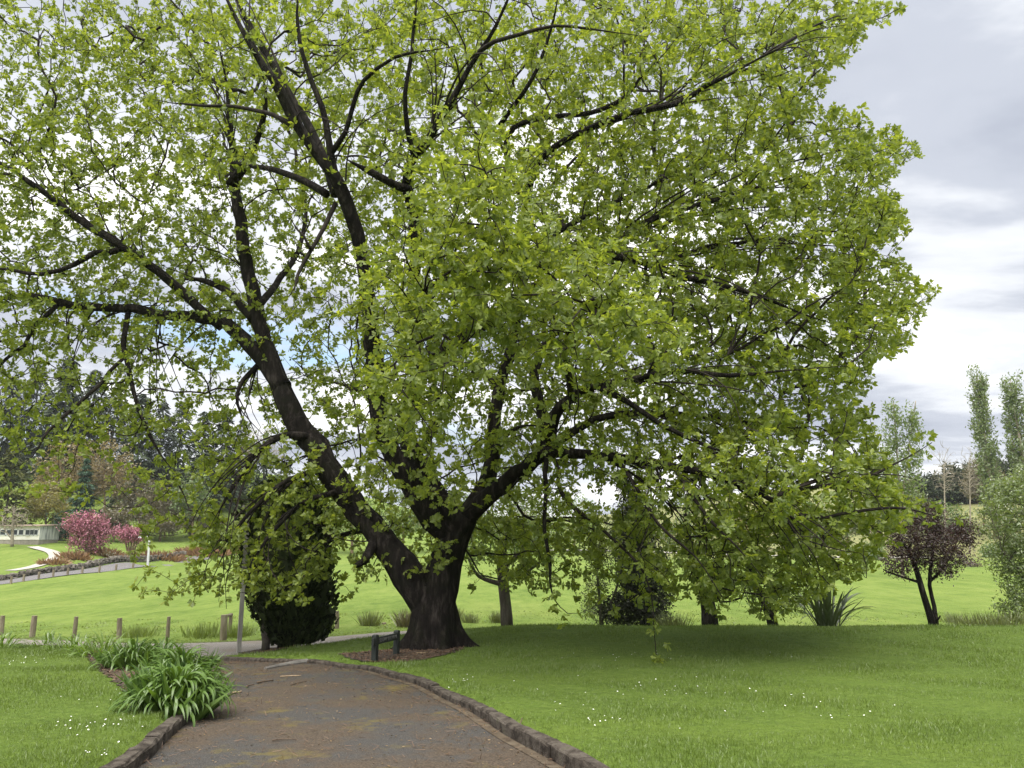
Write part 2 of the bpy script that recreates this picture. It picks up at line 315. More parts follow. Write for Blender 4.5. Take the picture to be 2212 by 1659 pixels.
# ------------------------------------------------------------------ terrain
KH = 0.12      # lawn stands this much above the drive
_cp = []       # control points: x, y, z of the ground without the lawn step
def cp(px, py, d, lawn=0): p = at(px, py, d); _cp.append((p[0], p[1], p[2]-KH*lawn))
for x, y, z in ((0, 0, 0), (-4, 0, 0), (4, 0, 0), (0, -12, .3), (-12, -12, .3), (12, -12, .3), (-12, 2, -.05), (12, 2, 0)): _cp.append((x, y, z))
cp(750, 1659, 6.15); cp(40, 1659, 5.75, 1); cp(2150, 1659, 5.8, 1); cp(700, 1550, 8.35); cp(1019, 1539, 8.6); cp(899, 1479, 10.9); cp(779, 1447, 12.9)
cp(930, 1400, 15.5, 1); cp(690, 1434, 13.9); cp(560, 1450, 13.2); cp(470, 1425, 16.3); cp(720, 1408, 16.2, 1); cp(630, 1396, 18.3, .5)
cp(1700, 1500, 9.4, 1); cp(2200, 1500, 9.4, 1); cp(1300, 1500, 9.4, 1); cp(1200, 1400, 14.8, 1); cp(1700, 1400, 14.8, 1); cp(2200, 1400, 14.8, 1)
for x in (1120, 1400, 1700, 2000, 2300): cp(x, 1352.5, 19.0, 1)
for x in (1150, 1500, 1850, 2250):
    p = at(x, 1352.5, 23.5); _cp.append((p[0], 23.5, p[2]-.42))
cp(100, 1500, 9.6, 1); cp(100, 1430, 13.2, 1); cp(60, 1396, 17.2, 1); cp(-300, 1396, 17.2, 1); cp(-400, 1500, 9.6, 1)
cp(664, 1396, 19.6); cp(803, 1383, 20.0); cp(780, 1373, 22.2); cp(892, 1364, 23.0); cp(200, 1397, 20.6); cp(162, 1386, 23.6); cp(468, 1388, 22.4); cp(-200, 1390, 22)
cp(257, 1381, 25.5); cp(2, 1371, 27); cp(482, 1383, 25.2); cp(728, 1358, 26.5); cp(1000, 1340, 30); cp(1600, 1340, 30); cp(2200, 1340, 30)
cp(600, 1340, 31); cp(200, 1345, 33); cp(300, 1300, 46); cp(100, 1300, 52); cp(1000, 1300, 40); cp(1600, 1300, 40); cp(2200, 1300, 40)
cp(1000, 1260, 56); cp(1900, 1260, 56); cp(600, 1270, 56); cp(1200, 1228, 78); cp(2000, 1228, 78); cp(600, 1240, 80); cp(2400, 1228, 78)
cp(0, 1269, 74); cp(0, 1252, 81); cp(100, 1252, 80); cp(100, 1238, 87); cp(214, 1236, 92); cp(320, 1224, 105); cp(320, 1219, 109); cp(450, 1208, 118)
cp(-200, 1290, 68); cp(60, 1172, 115); cp(190, 1195, 105); cp(20, 1215, 98); cp(150, 1150, 132); cp(330, 1150, 140); cp(-200, 1180, 110)
cp(1100, 1200, 108); cp(1700, 1208, 97); cp(2200, 1203, 98); cp(2150, 1120, 140); cp(1700, 1165, 140); cp(2500, 1110, 140)
for x, y, z in ((-60, 185, 16), (-140, 160, 16), (-150, 60, 2), (-150, 0, 0), (150, 60, 0), (150, 0, 0), (150, 150, 10), (70, 210, 14), (0, 220, 4), (0, 420, 6),
                (-250, 420, 35), (250, 420, 25), (0, 900, 8), (-700, 900, 40), (700, 900, 30), (-700, 0, 5), (700, 0, 5), (0, -400, 0), (-500, -400, 0), (500, -400, 0)): _cp.append((x, y, z))
cp(809, 1430, 13.6, 1); cp(856, 1414.5, 14.3, 1); cp(843, 1463, 11.85); cp(576, 1431, 14.9); cp(455, 1426, 16.1)
_cp = np.array(_cp); _CX = _cp[:, :2]
def _tps(r2): return .5*r2*np.log(np.maximum(r2, 1e-9))
def _solve():
    n = len(_cp); d2 = ((_CX[:, None]-_CX[None])**2).sum(-1); A = np.zeros((n+3, n+3)); A[:n, :n] = _tps(d2) + np.eye(n)*.004*np.clip(np.linalg.norm(_CX, axis=1)/20, .1, 60)**1.5
    P = np.c_[np.ones(n), _CX]; A[:n, n:] = P; A[n:, :n] = P.T
    return np.linalg.solve(A, np.r_[_cp[:, 2], 0, 0, 0])
_W = _solve()
def G0(x, y):
    x = np.asarray(x, float); y = np.asarray(y, float); sh = np.broadcast(x, y).shape; q = np.stack(np.broadcast_arrays(x, y), -1).reshape(-1, 2); o = np.zeros(len(q))
    for s in range(0, len(q), 20000):
        k = q[s:s+20000]; d2 = ((k[:, None]-_CX[None])**2).sum(-1); o[s:s+20000] = _tps(d2)@_W[:-3] + _W[-3] + k@_W[-2:]
    return o.reshape(sh)

# kerb lines (world x,y), right-hand kerb from near the camera to the road, left-hand kerb likewise
KR = np.array([(2.6, -4), (2.1, 0), (1.45, 3)] + [tuple(at(px, py, d)[:2]) for px, py, d in ((1231, 1659, 6.1), (1099, 1591, 7.3), (1019, 1539, 8.6), (959, 1507, 9.6), (899, 1479, 10.9), (843, 1463, 11.8), (779, 1447, 12.9), (700, 1440, 13.7), (643, 1436, 14.2), (576, 1431, 14.9), (520, 1428, 15.5), (455, 1426, 16.1))])
KL = np.array([(-2.0, -4), (-2.25, 0), (-2.5, 3)] + [tuple(at(px, py, d)[:2]) for px, py, d in ((290, 1655, 6.1), (346, 1612, 6.9), (404, 1560, 8.1))] + [(-3.5, 9.6), (-4.1, 11.2), (-5.0, 13.2), (-6.4, 15.4), (-8.3, 17.2), (-10.6, 18.2), (-13.5, 18.7), (-18, 19.0)])
KRs = spline(KR, .3); KLs = spline(KL, .3)
ROAD_N = np.array([tuple(at(px, py, d)[:2]) for px, py, d in ((1000, 1366, 21.5), (860, 1379, 20.3), (803, 1383, 20.0), (739, 1386.5, 19.8), (664, 1396, 19.0), (600, 1406, 18.2), (545, 1412, 17.8), (505, 1419, 16.9))])
def seg_dist(x, y, line):
    """distance to a polyline"""
    x = np.asarray(x, float); best = np.full(x.shape, 1e9)
    for a, b in zip(line[:-1], line[1:]):
        d = b-a; t = np.clip(((x-a[0])*d[0]+(y-a[1])*d[1])/(d@d+1e-12), 0, 1)
        best = np.minimum(best, np.hypot(x-a[0]-t*d[0], y-a[1]-t*d[1]))
    return best
def inside(x, y, poly):
    x = np.asarray(x, float); y = np.asarray(y, float); c = np.zeros(x.shape, bool); n = len(poly)
    for i in range(n):
        x1, y1 = poly[i]; x2, y2 = poly[(i+1) % n]
        if y1 == y2: continue
        cond = ((y1 > y) != (y2 > y)) & (x < (x2-x1)*(y-y1)/(y2-y1)+x1); c ^= cond
    return c
LAWN_R = np.vstack([KRs, ROAD_N[::-1], [(6, 24), (30, 26), (60, 26), (60, -4)]])
LAWN_L = np.vstack([KLs, [(-60, 19.5), (-60, -4)]])
def lift(x, y):
    x = np.asarray(x, float); y = np.asarray(y, float)
    ir = inside(x, y, LAWN_R); il = inside(x, y, LAWN_L)
    sm = lambda t: np.clip(t, 0, 1)**2*(3-2*np.clip(t, 0, 1))
    r = np.where(ir, sm((seg_dist(x, y, KRs)-.11)/.08)*sm(seg_dist(x, y, ROAD_N)/1.2), 0)
    l = np.where(il, sm((seg_dist(x, y, KLs)-.11)/.08), 0)
    far = 1-sm((y-20.5)/3); return KH*np.maximum(r, l)*np.where(y > 20.5, far, 1)
def GZ(x, y): return G0(x, y)+lift(x, y)
def gz(x, y): return float(GZ(np.array([x]), np.array([y]))[0])

def axis(lo, hi, step, a, b, grow):
    c = list(np.arange(lo, hi, step)); s = step; v = lo
    left = []
    while v > a: s *= grow; v -= s; left.append(v)
    s = step; v = c[-1]
    while v < b: s *= grow; v += s; c.append(v)
    return np.array(left[::-1]+c)
xs = axis(-10, 12, .14, -700, 700, 1.085); ys = axis(3.5, 21, .14, -300, 900, 1.06)
XX, YY = np.meshgrid(xs, ys); ZZ = GZ(XX, YY)
# beyond the lawns: gentle hummocks in the paddock
ZZ += np.where(YY > 24, (np.sin(XX*1.7+np.sin(YY*.9)*1.5)*np.sin(YY*1.3+XX*.4))*.035, 0)
in_drive = ~(inside(XX, YY, LAWN_R) | inside(XX, YY, LAWN_L)) & (YY < 24) & (XX > -14) & (XX < 4)
ZZ -= np.where(in_drive, .03, 0)
ny, nx = XX.shape; idx = np.arange(ny*nx).reshape(ny, nx)
gf = np.stack([idx[:-1, :-1], idx[:-1, 1:], idx[1:, 1:], idx[1:, :-1]], -1).reshape(-1, 4)
ground = obj_mesh('ground', np.stack([XX, YY, ZZ], -1).reshape(-1, 3), gf, MAT['ground'], smooth=True); tag(ground, kind='structure')

def sheet(name, poly, mat, off, step=.15, base=G0, edge_noise=0.0, kind='structure'):
    """a sheet laid over the ground inside a polygon of (x,y)"""
    poly = np.asarray(poly, float); lo = poly.min(0)-step; hi = poly.max(0)+step
    gx, gy = np.meshgrid(np.arange(lo[0], hi[0], step), np.arange(lo[1], hi[1], step)); d = seg_dist(gx, gy, np.vstack([poly, poly[:1]]))
    ins = inside(gx, gy, poly)
    # pull the vertices just outside the border onto it
    near = (~ins) & (d < step*1.5)
    px, py = gx.copy(), gy.copy()
    if near.any():
        line = np.vstack([poly, poly[:1]]); bx = np.zeros(near.sum()); by = bx.copy(); bd = np.full(near.sum(), 1e9); qx, qy = gx[near], gy[near]
        for a, b in zip(line[:-1], line[1:]):
            dv = b-a; t = np.clip(((qx-a[0])*dv[0]+(qy-a[1])*dv[1])/(dv@dv+1e-12), 0, 1); cx, cy = a[0]+t*dv[0], a[1]+t*dv[1]
            dd = np.hypot(qx-cx, qy-cy); k = dd < bd; bx[k] = cx[k]; by[k] = cy[k]; bd[k] = dd[k]
        px[near] = bx; py[near] = by
    use = ins | near; idx = -np.ones(gx.shape, int); idx[use] = np.arange(use.sum())
    f = np.stack([idx[:-1, :-1], idx[:-1, 1:], idx[1:, 1:], idx[1:, :-1]], -1).reshape(-1, 4)
    insq = np.stack([ins[:-1, :-1], ins[:-1, 1:], ins[1:, 1:], ins[1:, :-1]], -1).reshape(-1, 4)
    f = f[(f >= 0).all(1) & insq.any(1)]
    X, Y = px[use], py[use]
    if edge_noise:
        e = near[use]; X = X + e*RNG.normal(0, edge_noise, len(X)); Y = Y + e*RNG.normal(0, edge_noise, len(Y))
    o = obj_mesh(name, np.stack([X, Y, base(X, Y)+off], 1), f, mat, smooth=True); tag(o, kind=kind); return o
def ribn(line):
    t = np.gradient(line, axis=0); t /= np.linalg.norm(t, axis=1, keepdims=True); return np.c_[t[:, 1], -t[:, 0]]
ROAD_F = [tuple(at(px, py, d)[:2]) for px, py, d in ((1060, 1355, 24), (892, 1364, 23.2), (780, 1371, 22.6), (720, 1374, 22.4), (562, 1383, 22.3), (468, 1388, 22.3), (324, 1390, 22.8), (162, 1386, 23.8), (36, 1383, 24.6), (-300, 1380, 26))]
far_kl = [tuple(p) for p in KLs[::4] if p[1] > 15][::-1]
road_poly = [tuple(p) for p in ROAD_F] + [(-20, 19.1)] + far_kl + [tuple(KRs[-1])] + [tuple(p) for p in ROAD_N[::-1]]
sheet('road', road_poly, MAT['road'], .010, .22)
drive_poly = [tuple(p) for p in KRs+ribn(KRs)*.07] + [tuple(p) for p in (KLs-ribn(KLs)*.07)[::-1] if p[1] < 16]
sheet('drive', drive_poly, MAT['drive'], .004, .13)

def ribbon(name, line, w0, w1, mat, off, base=G0, kind='structure', parent=None):
    line = np.asarray(line, float); t = np.gradient(line, axis=0); t /= np.linalg.norm(t, axis=1, keepdims=True); nrm = np.c_[t[:, 1], -t[:, 0]]
    cols = [line+nrm*w for w in np.linspace(w0, w1, 3)]; v = np.concatenate([np.c_[c, base(c[:, 0], c[:, 1])+off] for c in cols]); n = len(line); i = np.arange(n-1)
    f = np.concatenate([np.stack([k*n+i, k*n+i+1, (k+1)*n+i+1, (k+1)*n+i], 1) for k in range(2)])
    o = obj_mesh(name, v, f, mat, parent, True); 
    if parent is None: tag(o, kind=kind)
    return o
# concrete gutter along the foot of the right-hand kerb
ribbon('gutter', KRs[(KRs[:, 1] > 3) & (KRs[:, 1] < 13.2)], -.02, -.12, MAT['gutter'], .009)

def kerb(name, line, side, stone=2.1, w=.12):
    root = empty(name, (line[0][0], line[0][1], gz(*line[0]))); tag(root, kind='structure')
    s = np.cumsum(np.r_[0, np.linalg.norm(np.diff(line, axis=0), axis=1)]); a = 0.0
    while a+.3 < s[-1]:
        ln = stone*random.uniform(.9, 1.1); b = min(a+ln-.012, s[-1]); NS = 15; t = np.linspace(a, b, NS); dz = random.uniform(-.012, .012); tw = random.uniform(-.008, .008)
        C = np.stack([np.interp(t, s, line[:, 0]), np.interp(t, s, line[:, 1])], 1); nr = ribn(C)*side
        z = G0(C[:, 0], C[:, 1]); prof = [(0.0, -.12), (0.0, .092), (.008, .108), (.02, .116), (w-.015, .120), (w, .112), (w, -.12)]
        V = np.concatenate([np.c_[C+nr*(o_+tw+RNG.normal(0, .003, (NS, 1))), z+h+(dz if h > 0 else 0)-(np.clip((C[:, 1]-6.5)/6, 0, 1)*.058 if h > 0 else 0)+RNG.normal(0, .004, NS)] for o_, h in prof]); m = len(prof); f4 = []
        for j in range(m):
            j2 = (j+1) % m
            for i in range(NS-1): f4.append((j*NS+i, j*NS+i+1, j2*NS+i+1, j2*NS+i))
        f = np.array(f4); caps = [np.array([[j*NS for j in range(m)]]), np.array([[j*NS+NS-1 for j in range(m)][::-1]])]
        obj_mesh('kerb_stone', V, [f]+caps, MAT['kerb'], root)
        a = b+.012
    return root
kerb('kerb_lawn', KRs[KRs[:, 1] > 2.5], 1)
kerb('kerb_flower_bed', KLs[(KLs[:, 1] > 2.5) & (KLs[:, 1] < 15)], -1)

# far side road edging, the grey concrete strip at the drive mouth
ribbon('verge_edge', spline(np.array(ROAD_F[4:]), .4), -.05, .16, MAT['soil'], .02)
p0, p1 = at(573, 1446, 13.4), at(664, 1434, 14.1)
ln = spline(np.array([p0[:2], (p0[:2]*.5+p1[:2]*.5)+np.array((0.0, .05)), p1[:2]]), .1)
cs = MB(); zz = G0(ln[:, 0], ln[:, 1])
cs.tube(np.c_[ln, zz+.012], np.linspace(.03, .06, len(ln)), 8, True, .08, 3)
o = cs.build('concrete_strip', MAT['concrete']); tag(o, 'grey concrete strip lying at the mouth of the drive by the kerb', 'kerb strip')

# bare soil round the oak and sign, mulch by the strap-leaved plants
soil_poly = [at(px, py, d)[:2] for px, py, d in ((745, 1436, 13.95), (800, 1446, 13.25), (870, 1438, 13.2), (925, 1425, 13.7), (990, 1412, 14.6), (1010, 1398, 15.6), (985, 1388, 16.4), (900, 1390, 16.4), (850, 1402, 15.6), (790, 1414, 15.0), (730, 1425, 14.5))]
sheet('soil_bed', soil_poly, MAT['soil'], .012, .09, GZ, .05)
cyp_poly = [at(px, py, d)[:2] for px, py, d in ((520, 1418, 16.6), (600, 1412, 17.0), (660, 1400, 18.2), (690, 1392, 19.2), (640, 1393, 19.6), (575, 1402, 18.8), (520, 1412, 17.6))]
sheet('soil_verge', cyp_poly, MAT['soil'], .022, .1, GZ, .04)
mulch_poly = [at(px, py, d)[:2] for px, py, d in ((180, 1400, 16.5), (215, 1395, 17), (330, 1410, 14.5), (470, 1440, 12), (440, 1500, 9.8), (415, 1556, 8.3), (385, 1560, 8.2), (330, 1545, 8.5), (275, 1505, 9.6), (235, 1465, 11.2), (195, 1425, 13.6))]
sheet('mulch_bed', mulch_poly, MAT['soil'], .010, .09, GZ, .05)
MULCH = np.array(mulch_poly); SOIL = np.array(soil_poly); CYP = np.array(cyp_poly)

# far road, footpath and pale track
FR = spline(np.array([at(px, py, d)[:2] for px, py, d in ((-250, 1300, 70), (0, 1260, 77.5), (100, 1245, 83.5), (214, 1232.5, 94), (320, 1222, 107), (450, 1209, 120), (600, 1200, 135))]), 2)
ribbon('far_road', FR, -1.7, 1.4, MAT['far_road'], .05)
FP = spline(np.array([at(px, py, d)[:2] for px, py, d in ((20, 1240, 90), (60, 1228, 93), (95, 1214, 97), (118, 1203, 101), (112, 1196, 104.5), (95, 1191, 107), (70, 1186, 110))]), 1)
ribbon('footpath', FP, -.7, .7, MAT['track'], .07)
TR = spline(np.array([at(px, py, d)[:2] for px, py, d in ((1150, 1188, 122), (1300, 1188, 120), (1600, 1200, 108), (1850, 1207, 100), (2000, 1207, 100))]), 2)
ribbon('pale_track', TR, -1.5, 1.5, MAT['track'], .10)

# ------------------------------------------------------------------ foliage and branch generators
def leaf_shape(kind):
    """unit leaf along +y, blade in xy, normal +z: verts, tris"""
    if kind == 'oak':
        half = [(.16, .20, .03), (.09, .34, .03), (.30, .60, .05), (.14, .66, .02), (.20, .86, .0)]
        v = [(0, 0, 0), (0, .5, -.05), (0, 1, -.10)] + [(x, y, z) for x, y, z in half] + [(-x, y, z) for x, y, z in half]
        f = []
        for o in (3, 8):
            a = [(1, 0, o), (1, o, o+1), (1, o+1, o+2), (1, o+2, o+3), (1, o+3, o+4), (1, o+4, 2)]
            f += a if o == 3 else [t[::-1] for t in a]
    elif kind == 'lobed':
        v = [(0, 0, 0), (.20, .28, .03), (.08, .42, -.01), (.27, .68, .03), (0, 1, -.08), (-.27, .68, .03), (-.08, .42, -.01), (-.20, .28, .03)]
        f = [(0, 1, 2), (0, 2, 6), (0, 6, 7), (2, 3, 4), (2, 4, 6), (6, 4, 5)]
    elif kind == 'wide':
        v = [(0, 0, 0), (.29, .58, .03), (0, 1, -.06), (-.29, .58, .03)]; f = [(0, 1, 2), (0, 2, 3)]
    elif kind == 'diamond':
        v = [(0, 0, 0), (.24, .45, .03), (0, 1, -.06), (-.24, .45, .03)]; f = [(0, 1, 2), (0, 2, 3)]
    elif kind == 'blade':
        v = [(.035, 0, 0), (-.035, 0, 0), (.028, .55, .06), (-.028, .55, .06), (0, 1, .22)]; f = [(0, 2, 1), (1, 2, 3), (2, 4, 3)]
    elif kind == 'spray':
        v = [(0, 0, 0), (.30, .35, -.04), (.13, .5, 0), (.17, .85, -.08), (0, 1, -.14), (-.17, .85, -.08), (-.13, .5, 0), (-.30, .35, -.04)]
        f = [(0, 1, 2), (0, 2, 6), (0, 6, 7), (2, 3, 4), (2, 4, 6), (6, 4, 5)]
    elif kind == 'tri':
        v = [(.3, 0, 0), (0, 1, -.05), (-.3, 0, 0)]; f = [(0, 1, 2)]
    return np.array(v, float), np.array(f, int)
def frames(d, up=None, roll=None):
    """rotation matrices (n,3,3) whose y column is d, with z near `up`"""
    d = d/(np.linalg.norm(d, axis=1, keepdims=True)+1e-9)
    if up is None: up = np.tile((0., 0, 1), (len(d), 1))
    x = np.cross(d, up); bad = np.linalg.norm(x, axis=1) < 1e-3; x[bad] = (1, 0, 0); x /= np.linalg.norm(x, axis=1, keepdims=True)
    z = np.cross(x, d)
    if roll is not None:
        c, s = np.cos(roll)[:, None], np.sin(roll)[:, None]; x, z = x*c+z*s, z*c-x*s
    return np.stack([x, d, z], -1)
def scatter(kind, pos, dirs, size, roll_sd=.6, up=None, width=None):
    v, f = leaf_shape(kind); n = len(pos); Rm = frames(dirs, up, RNG.normal(0, roll_sd, n)); sc = np.broadcast_to(np.asarray(size, float), (n,))
    lv = v[None]*sc[:, None, None]
    if width is not None: lv = lv*np.stack([np.broadcast_to(np.asarray(width, float), (n,)), np.ones(n), np.ones(n)], -1)[:, None, :]
    V = np.einsum('nij,nkj->nki', Rm, lv)+pos[:, None]
    F = f[None]+(np.arange(n)*len(v))[:, None, None]; return V.reshape(-1, 3), F.reshape(-1, f.shape[1])
def rdir(n):
    d = RNG.normal(size=(n, 3)); return d/np.linalg.norm(d, axis=1, keepdims=True)

class Grower:
    """greedy branch builder: each target joins the cheapest node of the tree so far"""
    def __init__(s): s.pos = []; s.par = []; s.len = []; s.dir = []; s.chains = []; s.fixed = []; s.block = set()
    def add(s, p, par, d, fixed=0.0):
        L = 0.0 if par < 0 else s.len[par]+float(np.linalg.norm(p-s.pos[par])); s.pos.append(p); s.par.append(par); s.len.append(L); s.dir.append(d); s.fixed.append(fixed); return len(s.pos)-1
    def skeleton(s, pts, rad, parent=-1):
        """a drawn limb; parent: node index it grows from"""
        t = np.gradient(pts, axis=0); t /= np.linalg.norm(t, axis=1, keepdims=True); ids = []; p = parent
        for i in range(len(pts)): p = s.add(pts[i], p, t[i], rad[i]); ids.append(p)
        return ids
    def nearest(s, q): P = np.array(s.pos); return int(np.argmin(((P-q)**2).sum(1)))
    def grow(s, targets, bf=.25, step=.35, curl=.25, sag=0.0, batch=150, maxd=9e9, order=True):
        T = np.asarray(targets); made = []
        if order:
            P = np.array(s.pos); dm = np.zeros(len(T))
            for k in range(0, len(T), 500): dm[k:k+500] = np.sqrt(((T[k:k+500, None]-P[None])**2).sum(-1)).min(1)
            T = T[np.argsort(dm)]
        for k in range(0, len(T), batch):
            q = T[k:k+batch]; P = np.array(s.pos, dtype=np.float32); Ln = np.array(s.len, dtype=np.float32); Ln[list(s.block)] = 1e4
            D = np.sqrt(np.maximum((q**2).sum(1)[:, None]+(P**2).sum(1)[None]-2*q@P.T, 0)); c = D+bf*Ln[None]+D*D*.04; j = c.argmin(1)
            for a, t in zip(j, q):
                a = int(a); A = s.pos[a]; L = float(np.linalg.norm(t-A))
                if L < .05 or L > maxd: continue
                n = max(2, int(L/step)+1); ctrl = A+s.dir[a]*L*.30+(t-A)*.22+RNG.normal(0, curl*L*.28, 3); ctrl[2] += .12*L
                u = np.linspace(0, 1, n+1)[1:, None]; pts = (1-u)**2*A+2*u*(1-u)*ctrl+u*u*t
                pts = pts+RNG.normal(0, curl*.07*min(L, 1.5), pts.shape)*np.sin(u*3.1); pts[:, 2] -= sag*L*(u[:, 0]**2)*.3
                full = np.vstack([A, pts]); d = np.gradient(full, axis=0); d /= np.linalg.norm(d, axis=1, keepdims=True)+1e-9; p = a; ids = [a]
                for i in range(len(pts)): p = s.add(pts[i], p, d[i+1]); ids.append(p)
                s.chains.append(ids); made.append(ids)
        return made
    def radii(s, tip=.004, power=.42, tipw=None):
        n = len(s.pos); cnt = np.zeros(n); kids = np.zeros(n, int)
        for i in range(n):
            if s.par[i] >= 0: kids[s.par[i]] += 1
        cnt[kids == 0] = 1
        for i in range(n-1, -1, -1):
            if s.par[i] >= 0: cnt[s.par[i]] += cnt[i]
        s.cnt = cnt; s.rad = tip*np.maximum(cnt, 1)**power; return s.rad
    def mesh(s, mb, skip_fixed=True, min_r=0.0):
        for ids in s.chains:
            pts = np.array([s.pos[i] for i in ids]); r = s.rad[ids].copy(); r[0] = min(r[0], r[1]*1.35) if len(r) > 1 else r[0]
            r = np.minimum.accumulate(r)
            if r[0] < min_r: continue
            mb.tube(pts, r, 7 if r[0] > .05 else (5 if r[0] > .018 else (4 if r[0] > .009 else 3)), False)

